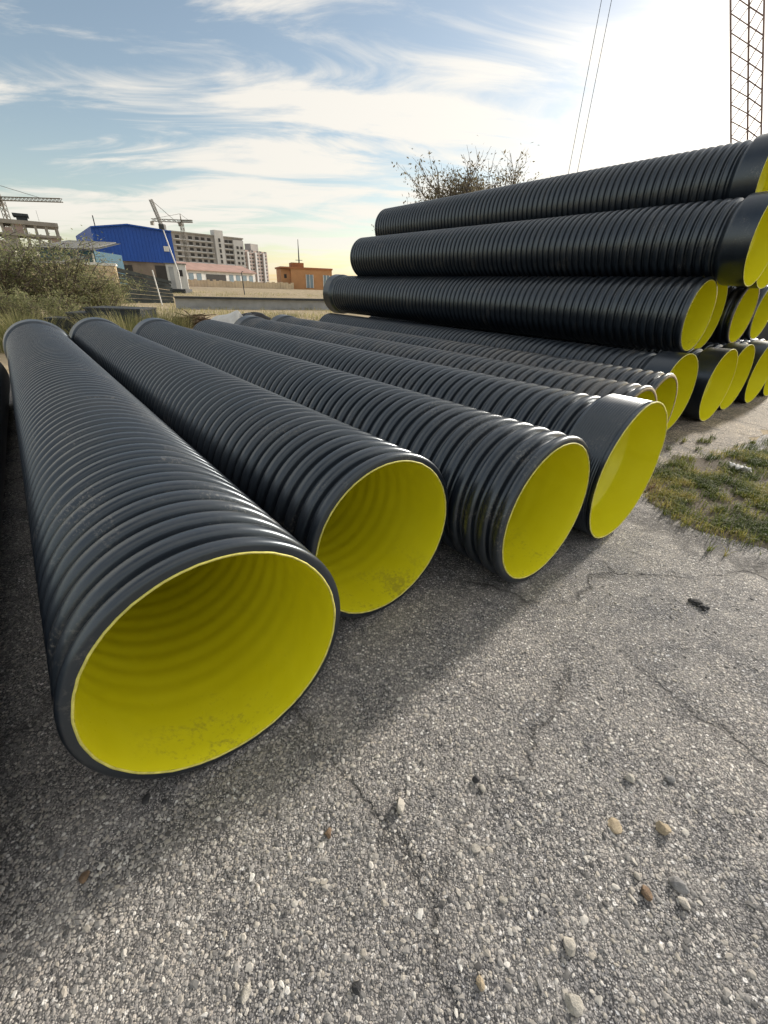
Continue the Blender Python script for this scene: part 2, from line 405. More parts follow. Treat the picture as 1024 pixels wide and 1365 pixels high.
M['mast'] = plain('red_brown_mast_steel', (.26, .19, .175), 0.6, 0.25, 0.8)
M['cloth'] = plain('white_woven_plastic', (.70, .69, .66), 0.65, 0.12, 6, bump=0.4)
M['tarp'] = plain('black_plastic_sheet', (.025, .025, .028), 0.4, 0.4, 4, bump=0.5)
M['twig'] = tint_material('dry_sticks', [(0, (.06, .04, .025)), (1, (.20, .13, .08))], 0.9)
M['timber'] = plain('weathered_timber', (.30, .27, .23), 0.9, 0.3, 6)

# ------------------------------------------------------------------ ground
def grid_sheet(name, xs, ys, zf, material):
    X, Y = np.meshgrid(xs, ys); Z = zf(X, Y)
    V = np.stack([X.ravel(), Y.ravel(), Z.ravel()], 1); nx, ny = len(xs), len(ys)
    i = np.arange(nx - 1)[None, :] + np.arange(ny - 1)[:, None] * nx; i = i.ravel()
    return link(bpy.data.objects.new(name, np_mesh(name, V, np.stack([i, i + 1, i + 1 + nx, i + nx], 1), material, True)))
def spread(lim):
    a = np.concatenate([np.arange(0, 40, 2.0), np.arange(40, 160, 5.0), np.geomspace(160, lim, 24)])
    return np.concatenate([-a[:0:-1], a])
g = grid_sheet('ground', spread(4000), spread(4000), lambda x, y: gz(x, y) - 0.004, M['earth'])
tag(g, 'dry sandy earth reaching from the yard to the horizon', 'ground', kind='structure')

def fan_sheet(name, outline, z, material, rough_edge=0.0, sub=6):
    """flat sheet with an uneven outline"""
    P = [np.array(p, float) for p in outline]; pts = []
    for a, b in zip(P, P[1:] + P[:1]):
        n_ = max(1, int(np.linalg.norm(b - a) / 0.25)) if rough_edge else 1
        for i in range(n_):
            q = a + (b - a) * i / n_
            pts.append(q + (rng.normal(0, rough_edge, 2) if rough_edge else 0))
    return mesh_obj(name, [(p[0], p[1], z) for p in pts], [tuple(range(len(pts)))], material)
AXD = np.array([math.cos(rad(129.5)), math.sin(rad(129.5))]); AXN = np.array([AXD[1], -AXD[0]])
def st(s, t): return AXN * s + AXD * t
yard = fan_sheet('asphalt_yard', [st(-16, -14), st(22, -14), st(22, 0.6), st(4.6, 1.6), st(5.2, 5), st(7.0, 9.0), st(7.0, 13.6), st(-9, 13.4)], 0.0, M['asphalt'], 0.05)
tag(yard, 'worn grey asphalt yard with exposed stone chips and cracks', 'pavement', kind='structure')
road = fan_sheet('gravel_road', [st(4.65, 1.65), st(22.1, 0.65), st(40, 2.6), st(40, 40), st(7.2, 16.0), st(7.1, 9.0), st(5.4, 5)], 0.0, M['gravel_road'], 0.06)
tag(road, 'pale gravel track under and beyond the pipe stack', 'road', kind='structure')
GRASS_EDGE = [(858, 640), (868, 664), (900, 690), (955, 711), (1024, 730), (1110, 760), (1260, 800), (1330, 640), (1120, 592), (1024, 597), (975, 607), (930, 612), (893, 607), (872, 622)]
GRASS_POLY = np.array([ground_at(*q)[:2] for q in GRASS_EDGE])
soil = fan_sheet('soil_strip', GRASS_POLY, 0.004, M['soil'], 0.075)
tag(soil, 'strip of dark soil between asphalt and gravel track', 'soil', kind='structure')

# ------------------------------------------------------------------ pipes
R, RIN, RB, PITCH_RIB, LEN = 0.6, 0.547, 0.648, 0.1372, 11.0
def revolve(prof, seg, wob=None):
    """surface of revolution about local X, axis at height R; prof = [(t, r)]"""
    prof = np.array(prof, float); th = np.linspace(0, 2 * np.pi, seg, endpoint=False)
    T = np.repeat(prof[:, 0][:, None], seg, 1); Rr = np.repeat(prof[:, 1][:, None], seg, 1)
    if wob is not None: Rr = Rr + wob(T, th[None, :] + 0 * T); 
    V = np.stack([T, Rr * np.cos(th), Rr * np.sin(th) + R], -1).reshape(-1, 3)
    n = len(prof); i = np.arange(n - 1)[:, None] * seg; j = np.arange(seg)[None, :]; j2 = (j + 1) % seg
    Fq = np.stack([i + j, i + j2, i + seg + j2, i + seg + j], -1).reshape(-1, 4)
    return V, Fq
def rev_mesh(name, prof, seg, material, wob=None):
    V, Fq = revolve(prof, seg, wob)
    return np_mesh(name, V, Fq, material, True)
NR = 77
def wall_profile():
    p = [(0.0, RIN + 0.008), (0.001, 0.578), (0.004, 0.588), (0.010, 0.595), (0.020, 0.600), (0.039, 0.6008)]
    t0 = 0.0
    one = [(0.055, 0.5970), (0.0645, 0.590), (0.0705, 0.577), (0.0745, 0.561), (0.080, 0.5475), (0.098, 0.5455), (0.116, 0.5475)]
    two = [(-0.0157, 0.561), (-0.0117, 0.577), (-0.0057, 0.590), (0.0038, 0.5970), (0.016, 0.6008), (0.039, 0.6008)]
    for i in range(NR):
        b = i * PITCH_RIB
        p += [(b + a, r) for a, r in one]
        if i < NR - 1: p += [(b + PITCH_RIB + a, r) for a, r in two]
    e = NR * PITCH_RIB
    return p, e
WP, WEND = wall_profile()          # wall ends in a valley just before the socket
LINER = [(0.0, RIN)]
tt = 0.0
while tt < WEND - 0.03:
    q0 = tt + 0.012; grow_ = min(1.0, max(0.15, (q0 - 0.15) / 0.6))
    LINER.append((q0, RIN - 0.0035 * min(1.0, q0 / 0.04) - 0.0062 * grow_ * abs(math.sin(math.pi * q0 / PITCH_RIB)) ** 1.6)); tt += PITCH_RIB / 8
LINER += [(WEND - 0.02, RIN - 0.004), (WEND, RIN), (WEND + 0.05, RIN + 0.015), (WEND + 0.10, RB - 0.026), (WEND + 0.13, RB - 0.020), (LEN, RB - 0.012)]
SOCK = [(WEND - 0.034, 0.5462), (WEND - 0.012, 0.562), (WEND + 0.006, 0.575), (WEND + 0.03, 0.604), (WEND + 0.055, 0.628), (WEND + 0.075, 0.637), (WEND + 0.10, 0.640), (LEN - 0.03, 0.645), (LEN - 0.008, RB), (LEN - 0.002, RB)]
SOCK_RIB = [(WEND - 0.034, 0.5462), (WEND - 0.012, 0.562), (WEND + 0.006, 0.580), (WEND + 0.02, 0.612), (WEND + 0.03, 0.634), (WEND + 0.045, 0.640)]
q_ = WEND + 0.055
while q_ < LEN - 0.05:
    SOCK_RIB += [(q_, 0.641), (q_ + 0.006, 0.6455), (q_ + 0.013, 0.6455), (q_ + 0.017, 0.641)]; q_ += 0.0215
SOCK_RIB += [(LEN - 0.04, 0.6455), (LEN - 0.008, RB), (LEN - 0.002, RB)]
def dent(T, th):
    """the mouth of the socket is a little out of round"""
    near = np.clip((T - (WEND + 0.1)) / (LEN - WEND - 0.1), 0, 1)
    return near * (0.008 * np.sin(2 * th + 0.6) - 0.016 * np.exp(-((np.mod(th, 2 * np.pi) - 0.05) / 0.10) ** 2) + 0.004 * np.sin(5 * th))
ME = {}
ME['wall'] = rev_mesh('corrugated_wall', WP, 112, M['hdpe'])
ME['wall_dusty'] = ME['wall'].copy(); ME['wall_dusty'].materials[0] = M['hdpe_dusty']
ME['liner'] = rev_mesh('inner_liner', LINER, 96, M['yellow'])
ME['liner_dirty'] = ME['liner'].copy(); ME['liner_dirty'].materials[0] = M['yellow_dirty']
ME['socket'] = rev_mesh('socket', SOCK, 112, M['hdpe'])
ME['socket_ribbed'] = rev_mesh('socket', SOCK_RIB, 128, M['hdpe'], dent)
ME['liner_dent'] = rev_mesh('inner_liner', LINER, 128, M['yellow'], dent)
def rim_mesh(t, r0, r1, s, material, wob=None):
    jr = np.random.default_rng(int(r0 * 1e4))
    jit = np.repeat(jr.normal(0, 0.0007, 112)[None, :], 5, 0) + np.repeat((jr.uniform(0, 1, 112) > 0.93)[None, :] * jr.uniform(0, 0.004, 112)[None, :], 5, 0)
    w2 = (lambda T, th: (wob(T, th) if wob else 0) + jit)
    V, Fq = revolve([(t, r0 - 0.0005), (t + s * 0.004, r0 - 0.0005), (t + s * 0.006, (r0 + r1) / 2), (t + s * 0.004, r1 + 0.0005), (t, r1 + 0.0005)], 112, w2)
    return np_mesh('rim', V, Fq, material, True)
ME['rim_cut'] = rim_mesh(0.0, RIN, RIN + 0.008, -1, M['rim'])
ME['rim_cut_dusty'] = rim_mesh(0.0, RIN, RIN + 0.03, -1, M['rim_dusty'])
ME['rim_sock'] = rim_mesh(LEN - 0.002, RB - 0.012, RB, 1, M['rim'])
ME['rim_sock_dent'] = rim_mesh(LEN - 0.002, RB - 0.012, RB, 1, M['rim'], dent)

def pipe(x, y, zc, hd, label, bell_near=False, stretch=1.0, dusty=False, ribbed=False, far_drop=0.0):
    """near mouth centre (x,y,zc); heading hd (deg) runs away from the camera"""
    o = empty('corrugated_pipe', (0, 0, 0), label, 'pipe', 'black corrugated pipes with yellow lining')
    d = Vector((math.cos(rad(hd)), math.sin(rad(hd)), -far_drop / LEN)).normalized()
    C = Vector((x, y, zc)); L = LEN * stretch
    ax = -d if bell_near else d
    org = C + d * L if bell_near else C
    zv = Vector((0, 0, 1)); yv = zv.cross(ax).normalized(); zv = ax.cross(yv)
    mw = Matrix.Identity(4)
    base = org - zv * R
    for i in range(3):
        mw[i][0], mw[i][1], mw[i][2], mw[i][3] = ax[i] * stretch, yv[i], zv[i], base[i]
    o.matrix_world = mw
    def part(name, me): return link(bpy.data.objects.new(name, me), o)
    part('corrugated_wall', ME['wall_dusty' if dusty else 'wall'])
    part('inner_liner', ME['liner_dirty'] if dusty else ME['liner_dent'] if ribbed else ME['liner'])
    part('cut_rim', ME['rim_cut_dusty' if dusty else 'rim_cut'])
    s = part('socket', ME['socket_ribbed'] if ribbed else ME['socket'])
    link(bpy.data.objects.new('socket_rim', ME['rim_sock_dent'] if ribbed else ME['rim_sock']), s)
    return o
pipe(-0.66, 1.27, 0.602, 130.0, 'nearest black corrugated pipe at the left, its wide yellow mouth facing the camera')
pipe(0.03, 2.33, 0.602, 130.1, 'black corrugated pipe second from the left, set back between two nearer mouths', stretch=1.0)
pipe(1.25, 2.785, 0.602, 130.2, 'black corrugated pipe third from the left, scuffed ribs near its round yellow mouth')
pipe(2.23, 3.53, 0.652, 130.0, 'black corrugated pipe with a finely ribbed socket flaring round its yellow mouth', True, 0.985, ribbed=True, far_drop=0.05)
pipe(2.885, 4.775, 0.602, 129.5, 'dusty black pipe with a brown-stained rib, mostly hidden behind the ribbed socket', dusty=True)
pipe(3.69, 5.69, 0.602, 129.8, 'black corrugated pipe with a dirt-brown cut mouth, in front of the smooth-socket pipe', dusty=True)
pipe(4.79, 7.08, 0.652, 126.0, 'black pipe with smooth socket on the ground just below the lowest stacked pipe', True, 1.08, far_drop=0.05)
pipe(5.32, 7.99, 1.80, 127.6, 'black corrugated pipe lowest in the stack front, with plain cut mouth and full ribs', stretch=1.09)
pipe(6.12, 7.97, 0.652, 127.3, 'ground pipe with tall dark smooth socket beside the gravel track', True, far_drop=0.05)
pipe(7.20, 8.97, 0.652, 126.6, 'ground pipe whose socket overlaps behind the tall dark socket by the gravel', True, far_drop=0.05)
pipe(8.27, 9.70, 0.652, 126.3, 'third stacked ground pipe by the gravel track, its mouth at the frame edge', True, far_drop=0.05)
pipe(9.36, 10.55, 0.652, 126.3, 'farthest dark ground pipe at the right frame edge above the gravel', True, far_drop=0.05)
pipe(6.27, 9.14, 1.80, 126.8, 'second-layer pipe peeking out just behind the plain cut mouth of the stack', True)
pipe(7.39, 9.73, 1.81, 126.6, 'second-layer pipe with shaded dull yellow mouth below the overhanging socket', False, dusty=True)
pipe(8.52, 10.64, 1.83, 126.6, 'second-layer pipe at the right frame edge with bright yellow mouth', False)
pipe(5.90, 7.93, 2.92, 128.6, 'third-layer pipe with smooth socket overhanging the stack and a pale yellow mouth', True, 1.0)
pipe(7.12, 9.22, 2.92, 127.0, 'third-layer pipe hidden in shade behind the pale yellow mouth at the right edge', True)
pipe(6.36, 8.90, 3.87, 127.2, 'topmost black corrugated pipe on the stack, its socket cut by the frame edge', True, 0.985)

# smooth black pipe at the left frame edge
def smooth_pipe():
    hd = 128.5; a = np.array([math.cos(rad(hd)), math.sin(rad(hd)), 0]); n = np.array([a[1], -a[0], 0])
    o = empty('smooth_pipe', tuple(n * -1.10 + a * 1.2), 'plain smooth black pipe at the left frame edge beside the nearest pipe', 'pipe')
    o.rotation_euler = (0, 0, rad(hd)); L = 9.0; r = 0.5
    V, Fq = revolve([(0, r - 0.035), (0, r - 0.004), (0.004, r), (L - .004, r), (L, r - .004), (L, r - 0.035)], 96)
    V[:, 2] += r - R + 0.002
    link(bpy.data.objects.new('pipe_wall', np_mesh('pipe_wall', V, Fq, M['hdpe_far'], True)), o)
    V, Fq = revolve([(0, r - 0.035), (L, r - 0.035)], 96); V[:, 2] += r - R + 0.002
    link(bpy.data.objects.new('inner_wall', np_mesh('inner_wall', V, Fq[:, ::-1], M['hdpe_far'], True)), o)
smooth_pipe()
# ------------------------------------------------------------------ background buildings
class Frame:
    """a facade between two points: u along it, v away from the camera, z up"""
    def __init__(s, A, B, base):
        A = np.array([A[0], A[1], 0.]); B = np.array([B[0], B[1], 0.])
        s.o = A; s.L = np.linalg.norm(B - A); s.u = (B - A) / s.L
        s.v = np.array([-s.u[1], s.u[0], 0.]); s.base = base
        if s.v[1] < 0: s.v = -s.v
    def p(s, u, v, z): return s.o + s.u * u + s.v * v + np.array([0, 0, z])
    def hexa(s, mb, u0, u1, v0, v1, z0, z1):
        return mb.hexa([s.p(u0, v0, z0), s.p(u1, v0, z0), s.p(u1, v1, z0), s.p(u0, v1, z0), s.p(u0, v0, z1), s.p(u1, v0, z1), s.p(u1, v1, z1), s.p(u0, v1, z1)])
    def box(s, name, mat_, parent, u0, u1, v0, v1, z0, z1):
        return s.hexa(MB(), u0, u1, v0, v1, z0, z1).build(name, mat_, parent)
def thing_at(name, loc, label, cat, group=None):
    o = empty(name, (0, 0, 0), label, cat, group); return o

def window_grid(fr, root, u_list, z_list, wu, wh, depth=0.25, pane_mat='room_shade'):
    """each window: a plate on the wall painted as the dark room behind, with a sill"""
    me_p = me_f = None
    for z in z_list:
        for u in u_list:
            if me_p is None:
                a = MB(); fr.hexa(a, 0, wu, -0.06, 0.02, 0, wh); ob = a.build('window', M[pane_mat], root); me_p = ob.data
                b = MB(); t = wu * 0.09
                fr.hexa(b, -t, wu + t, -0.22, -0.061, -t * 1.6, 0)
                fo = b.build('sill', M['block_w'], ob); me_f = fo.data
                base0 = fr.o.copy()
            else:
                ob = link(bpy.data.objects.new('window', me_p), root); link(bpy.data.objects.new('sill', me_f), ob)
            ob.location = tuple(fr.u * u + np.array([0, 0, z]))

def apartment_a():
    A, B = at(238, 370, 235), at(329, 374, 262); fr = Frame(A, B, 0)
    r = thing_at('apartment_block', A, 'grey nine-storey apartment block with white stair bays behind the blue hall', 'building')
    H = at(245, 308, 236)[2]; L = fr.L
    fr.box('wall', M['block_a'], r, 0, L, 0, 14, 0, H - 0.6)
    fr.box('roof', M['concrete'], r, -0.4, L + 0.4, -0.5, 14.4, H - 0.6, H)
    s0, s1 = L * 0.575, L * 0.70
    fr.box('stair_tower', M['block_w'], r, s0, s1, -1.0, 3, 0, H + 2.2)
    fr.box('end_bay', M['block_w'], r, L * 0.845, L + 0.05, -0.7, 6, 0, H - 1.2)
    n = 9; fh = (H - 1.5) / n
    zl = [1.0 + i * fh for i in range(n)]
    cols = [L * f for f in (0.05, 0.135, 0.22, 0.31, 0.39, 0.475, 0.725, 0.785)]
    window_grid(fr, r, cols, zl, L * 0.05, fh * 0.56)
    f2 = Frame(A, B, 0); f2.o = fr.o - fr.v * 0.7
    window_grid(f2, r, [L * 0.885, L * 0.945], zl[:-1], L * 0.035, fh * 0.55)
    f3 = Frame(A, B, 0); f3.o = fr.o - fr.v * 1.0
    window_grid(f3, r, [L * 0.622], zl, L * 0.03, fh * 0.7)
    me = None
    for i in range(1, n):     # a balcony slab across the bays at each storey
        for (a, b) in ((0.02, 0.55), (0.715, 0.835)):
            fr.box('balcony', M['block_w'], r, L * a, L * b, -0.62, -0.003, 0.45 + i * fh, 0.75 + i * fh)
apartment_a()
def apartment_b():
    A, B = at(327, 372, 330), at(359, 375, 352); fr = Frame(A, B, 0)
    r = thing_at('apartment_block', A, 'distant rose and grey apartment tower right of the long block', 'building')
    H = at(332, 333, 332)[2]; L = fr.L
    fr.box('wall', M['block_b'], r, 0, L, 0, 16, 0, H)
    fr.box('stair_tower', M['block_a'], r, L * 0.42, L * 0.72, 1.5, 7, H, H + 4.2)
    for f in (0.16, 0.47, 0.80):
        fr.box('pilaster', M['block_w'], r, L * f, L * (f + 0.06), -0.9, -0.003, 0, H - 1.0)
    n = 10; fh = H / n
    window_grid(fr, r, [L * f for f in (0.03, 0.245, 0.355, 0.57, 0.69, 0.89)], [1.2 + i * fh for i in range(n)], L * 0.075, fh * 0.5)
apartment_b()
def blue_hall():
    D = 70
    A, B = at(137, 368, D), at(239, 372, D + 6.6); fr = Frame(A, B, 0)
    r = thing_at('blue_hall', A, 'large bright blue sheet-clad hall standing above the brown wall', 'hall')
    zb = at(140, 346, D)[2]; zt = at(134, 304, D)[2]; zt2 = at(238, 310, D + 6.6)[2]; zm = at(182, 300.5, D + 2.7)[2]; L = fr.L
    um = L * 0.44; mb = MB()
    P = [fr.p(0, 0, zb), fr.p(L, 0, zb), fr.p(L, 0, zt2), fr.p(um, 0, zm), fr.p(0, 0, zt)]
    dep = 22.0
    Q = [p + fr.v * dep for p in P]
    mb.add(P + Q, [(0, 1, 2, 3, 4), (9, 8, 7, 6, 5), (0, 4, 9, 5), (1, 6, 7, 2), (0, 5, 6, 1)])
    mb.build('cladding', M['blue'], r)
    ro = MB()
    for a, b in ((4, 3), (3, 2)):
        e = np.array([0, 0, 0.18]); f_ = -fr.v * 0.35
        ro.hexa([P[a] + f_ + e * 0.05, P[b] + f_ + e * 0.05, Q[b] + e * 0.05, Q[a] + e * 0.05, P[a] + f_ + e, P[b] + f_ + e, Q[b] + e, Q[a] + e])
    ro.build('roof', M['blue'], r)
    # standing seams of the sheets
    nse = 22; me = None
    for i in range(1, nse):
        u = L * i / nse; top = zt + (zm - zt) * u / um if u < um else zm + (zt2 - zm) * (u - um) / (L - um)
        fr.box('sheet_seam', M['blue'], r, u - 0.03, u + 0.03, -0.05, -0.002, zb + 0.02, top - 0.1)
    fr.box('base_wall', M['base_brown'], r, 0.2, L - 0.2, 0.3, dep - 1, 0.5, zb - 0.003)
    fr.box('door', M['room_shade'], r, L * 0.28, L * 0.40, 0.22, 0.297, 1.2, zb - 0.5)
    fr.box('door', M['room_shade'], r, L * 0.70, L * 0.86, 0.22, 0.297, 1.2, zb - 0.4)
    fr.box('aerial', M['steel_dark'], r, 0.7, 0.82, 1, 1.12, zt - 0.5, at(141, 286, D)[2])
    sg = fr.box('sign_plate', M['white'], r, L * 0.86, L * 0.93, -0.12, -0.06, zt2 - 2.6, zt2 - 1.9)
blue_hall()
def teal_shed():
    D = 52
    A, B = at(62, 366, D), at(134, 369, D + 1); fr = Frame(A, B, 0); L = fr.L
    r = thing_at('shed', A, 'low teal shed with weathered grey corrugated roof left of the blue hall', 'shed')
    z0 = at(128, 348, D)[2]; ze = at(128, 333, D)[2]; zr = at(110, 322, D + 8)[2]
    fr.box('wall', M['teal'], r, 0, L, 0, 8, 0.3, ze - 0.05)
    n = 26
    for i in range(n):     # roof sheets lapped side by side
        u = L * i / n - 0.2; ww = L / n * 0.62
        mb = MB(); e = np.array([0, 0, 0.10])
        P = [fr.p(u, -0.5, ze), fr.p(u + ww, -0.5, ze), fr.p(u + ww, 8, zr), fr.p(u, 8, zr)]
        mb.hexa([P[0], P[1], P[2], P[3], P[0] + e, P[1] + e, P[2] + e, P[3] + e]).build('roof_sheet', M['roof_grey'], r)
    mb = MB(); P = [fr.p(-0.3, -0.55, ze - 0.06), fr.p(L + 0.2, -0.55, ze - 0.06), fr.p(L + 0.2, 8, zr - 0.06), fr.p(-0.3, 8, zr - 0.06)]; e = np.array([0, 0, 0.05])
    mb.hexa([*P, *[p + e for p in P]]).build('roof_deck', M['concrete_dark'], r)
    for f in (0.35, 0.62):
        w_ = fr.box('window', M['glass'], r, L * f, L * f + 1.1, -0.05, -0.002, ze - 1.5, ze - 0.6)
        fr.box('sill', M['white'], w_, L * f - 0.1, L * f + 1.2, -0.12, -0.051, ze - 1.62, ze - 1.5)
    fr.box('corner_post', M['white'], r, L - 0.28, L - 0.12, -0.12, -0.003, 0.3, ze - 0.3)
teal_shed()
def stone_wall():
    A, B = at(-60, 362, 40), at(157, 370, 44); fr = Frame(A, B, 0); L = fr.L
    r = thing_at('stone_wall', A, 'sandy stone wall with pale coping seen through the grey-green shrub', 'wall')
    zt = at(130, 350, 43.5)[2]
    fr.box('wall_core', M['sandstone'], r, 0, L, 0.12, 0.5, -0.1, zt - 0.22)
    nrow, h = 6, (zt - 0.22) / 6
    shapes = []
    for k in range(4):
        mb = MB(); j = rng.uniform(0.02, 0.08, 8); mb_ = fr.hexa(mb, j[0], 0.9 - j[1], -j[2] * 0.6, 0.12, j[3] * .5, h - j[4] * .5)
        me = bpy.data.meshes.new('stone'); me.from_pydata(mb.v, [], mb.f); me.materials.append(M['sandstone']); shapes.append(me)
    for i in range(nrow):
        u = -0.45 * (i % 2)
        while u < L - 0.6:
            if u >= 0:
                o = link(bpy.data.objects.new('stone', shapes[random.randrange(4)]), r)
                o.location = tuple(fr.u * u + np.array([0, 0, i * h]))
            u += 0.9
    fr.box('coping', M['white'], r, -0.1, L + 0.1, -0.12, 0.62, zt - 0.216, zt)
stone_wall()
def unfinished():
    D = 112
    A, B = at(-25, 365, D - 6), at(97, 369, D + 4); fr = Frame(A, B, 0); L = fr.L
    r = thing_at('building_shell', A, 'unfinished concrete building shell with open storeys at the far left', 'building')
    H = at(50, 294, D)[2]; n = 5; fh = H / n
    for i in range(1, n + 1):
        fr.box('floor_slab', M['concrete'], r, 0, L, 0, 9, i * fh - 0.45 - (0.35 if i == n else 0), i * fh)
    nc = 9
    for i in range(nc):
        for v in (0.3, 8.2):
            for k in range(n):
                fr.box('column', M['concrete'], r, 0.3 + (L - 1.0) * i / (nc - 1), 0.8 + (L - 1.0) * i / (nc - 1), v, v + 0.45, k * fh + 0.002, (k + 1) * fh - 0.452 - (0.35 if k == n - 1 else 0))
    for k in range(n):
        for i in range(nc - 1):
            if (i * 7 + k * 5) % 4 in (0, 1) if k < n - 1 else i in (0, 3, 4):
                u0 = 0.85 + (L - 1.0) * i / (nc - 1); u1 = 0.25 + (L - 1.0) * (i + 1) / (nc - 1)
                fr.box('infill_wall', M['block_b' if (i + k) % 3 else 'concrete'], r, u0, u1, 0.4, 0.65, k * fh + 0.002, k * fh + fh * (0.45 if (i + k) % 2 else 0.82) - 0.1)
    fr.box('roof_hut', M['concrete_dark'], r, L * 0.56, L * 0.68, 2, 6, H, H + 0.9)
    fr.box('roof_hut', M['concrete_dark'], r, L * 0.53, L * 0.70, 1.5, 6.5, H + 0.905, H + 1.4)
    fr.box('lamp_pole', M['steel_dark'], r, L * 0.80, L * 0.803, 1, 1.2, H, H + 2.2)
unfinished()
def long_house():
    A, B = at(246, 372, 120), at(341, 375, 140); fr = Frame(A, B, 0); L = fr.L
    r = thing_at('long_house', A, 'long low white building with faded red roof before the apartment blocks', 'building')
    ze = at(270, 361, 124)[2]; zr = at(270, 351, 128)[2]
    fr.box('wall', M['white'], r, 0, L, 0, 9, 0.6, ze)
    mb = MB(); e = np.array([0, 0, 0.15])
    P = [fr.p(-0.4, -0.6, ze + 0.003), fr.p(L + 0.4, -0.6, ze + 0.003), fr.p(L + 0.4, 6, zr), fr.p(-0.4, 6, zr)]
    mb.hexa([*P, *[p + e for p in P]]).build('roof', M['pink_roof'], r)
    fr.box('bay_shade_plate', M['room_shade'], r, L * 0.28, L * 0.55, -0.06, -0.002, 0.8, ze - 0.7)  # plate on the solid wall, the bay's inner shade painted in its colour
    for f in (0.06, 0.16, 0.60, 0.70, 0.80, 0.90):
        w_ = fr.box('window', M['glass'], r, L * f, L * f + 1.4, -0.05, -0.002, 1.7, ze - 0.6)
        fr.box('sill', M['block_a'], w_, L * f - 0.1, L * f + 1.5, -0.2, -0.051, 1.55, 1.7)
long_house()
def orange_house():
    A, B = at(389, 382, 97), at(443, 384, 100); fr = Frame(A, B, 0); L = fr.L
    r = thing_at('orange_house', A, 'small flat-roofed orange building with pale windows beyond the dry field', 'building')
    zt = at(410, 359, 98)[2]; zb = 1.0
    fr.box('wall', M['orange'], r, 0, L, 0, 9, zb, zt)
    fr.box('side_wing', M['orange'], r, -1.9, -0.003, 0.6, 8, zb, zt - 0.06)
    fr.box('cornice', M['orange_trim'], r, -2.05, L + 0.15, -0.15, 9.1, zt + 0.002, zt + 0.32)
    for f, ww in ((0.36, 0.17), (0.78, 0.16)):
        w_ = fr.box('window', M['glass'], r, L * f, L * (f + ww), -0.05, -0.002, zb + 0.5, zt - 0.95)
        for q in (0.0, 0.5, 1.0):
            fr.box('frame', M['white'], w_, L * (f + ww * q) - 0.06, L * (f + ww * q) + 0.06, -0.12, -0.051, zb + 0.45, zt - 0.9)
    fr.box('side_window', M['room_shade'], r, -1.3, -0.8, 0.54, 0.598, zt - 1.7, zt - 1.0)
    for z_ in (0.45, 0.85):
        fr.box('roof_ledge', M['orange_trim'], r, 0.5, L * 0.35, 1.5, 5, zt + 0.324 + (z_ - .45), zt + 0.30 + z_)
orange_house()
def radio_pole():
    Y = 125
    a = at(399, 380, Y); b = at(397, 319, Y)
    r = thing_at('radio_pole', a, 'thin aerial pole rising behind the orange building', 'pole')
    x, y = b[0], b[1]
    MB().tube([(x, y, 0.8), (x, y, b[2] * 0.55), (x, y, b[2])], [0.28, 0.2, 0.07], 6).build('shaft', M['steel_dark'], r)
    for k, zf in enumerate((0.45, 0.62)):
        MB().box((x - 0.9, y - 0.06, b[2] * zf), (x + 0.9, y + 0.06, b[2] * zf + 0.12)).build('crossarm', M['steel_dark'], r)
radio_pole()
def field_wall():
    A, B = at(232, 375, 84), at(392, 381, 96); fr = Frame(A, B, 0); L = fr.L
    r = thing_at('field_wall', A, 'long cream stone boundary wall across the far side of the field', 'wall')
    n = 40
    for i in range(n):
        u0, u1 = L * i / n, L * (i + 1) / n - 0.03; zt = 2.25 + rng.uniform(-0.12, 0.14)
        fr.box('wall_panel', M['sandstone'], r, u0, u1, rng.uniform(-0.03, 0.03), 0.35, 0.4, zt)
field_wall()
def kiosk():
    A, B = at(224, 371, 68), at(250, 372, 69); fr = Frame(A, B, 0); L = fr.L
    r = thing_at('site_cabin', A, 'small white site cabin at the foot of the blue hall', 'cabin')
    zt = at(236, 352, 68)[2]
    fr.box('wall', M['white'], r, 0, L, 0, 2.4, 0.1, zt); fr.box('roof', M['roof_grey'], r, -0.15, L + 0.15, -0.2, 2.6, zt + 0.002, zt + 0.12)
    fr.box('window', M['room_shade'], r, L * 0.55, L * 0.8, -0.05, -0.002, zt - 1.5, zt - 0.7)
    fr.box('door', M['steel'], r, L * 0.12, L * 0.36, -0.05, -0.002, 0.15, zt - 0.35)
kiosk()

def lattice(root, P0, P1, wdt, bays, r_leg, r_br, m_, side=np.array([1., 0, 0]), faces=4, joined=False, name='brace'):
    """open lattice truss: chords plus crossing braces"""
    P0, P1 = np.asarray(P0, float), np.asarray(P1, float); t = (P1 - P0) / np.linalg.norm(P1 - P0)
    u = side - t * (side @ t); u /= np.linalg.norm(u); v = np.cross(t, u)
    if faces == 3: offs = [wdt * -0.5 * u, wdt * (0.29 * u + 0.35 * v), wdt * 0.5 * u]
    else: offs = [wdt / 2 * (a * u + b * v) for a, b in ((-1, -1), (1, -1), (1, 1), (-1, 1))]
    for o_ in offs: MB().tube([P0 + o_, P1 + o_], r_leg, 6).build('chord', m_, root)
    jm = MB()
    for i in range(bays):
        a = P0 + (P1 - P0) * i / bays; b = P0 + (P1 - P0) * (i + 1) / bays
        for k in range(len(offs) if faces == 4 else 2):
            o1, o2 = offs[k], offs[(k + 1) % len(offs)]
            for (x, y) in (((a + o1), (b + o2)), ((b + o1), (a + o2))):
                if joined: jm.tube([x, y], r_br, 4)
                else: MB().tube([x, y], r_br, 4).build(name, m_, root)
    if joined: tag(jm.build('bracing', m_, root), kind='stuff')

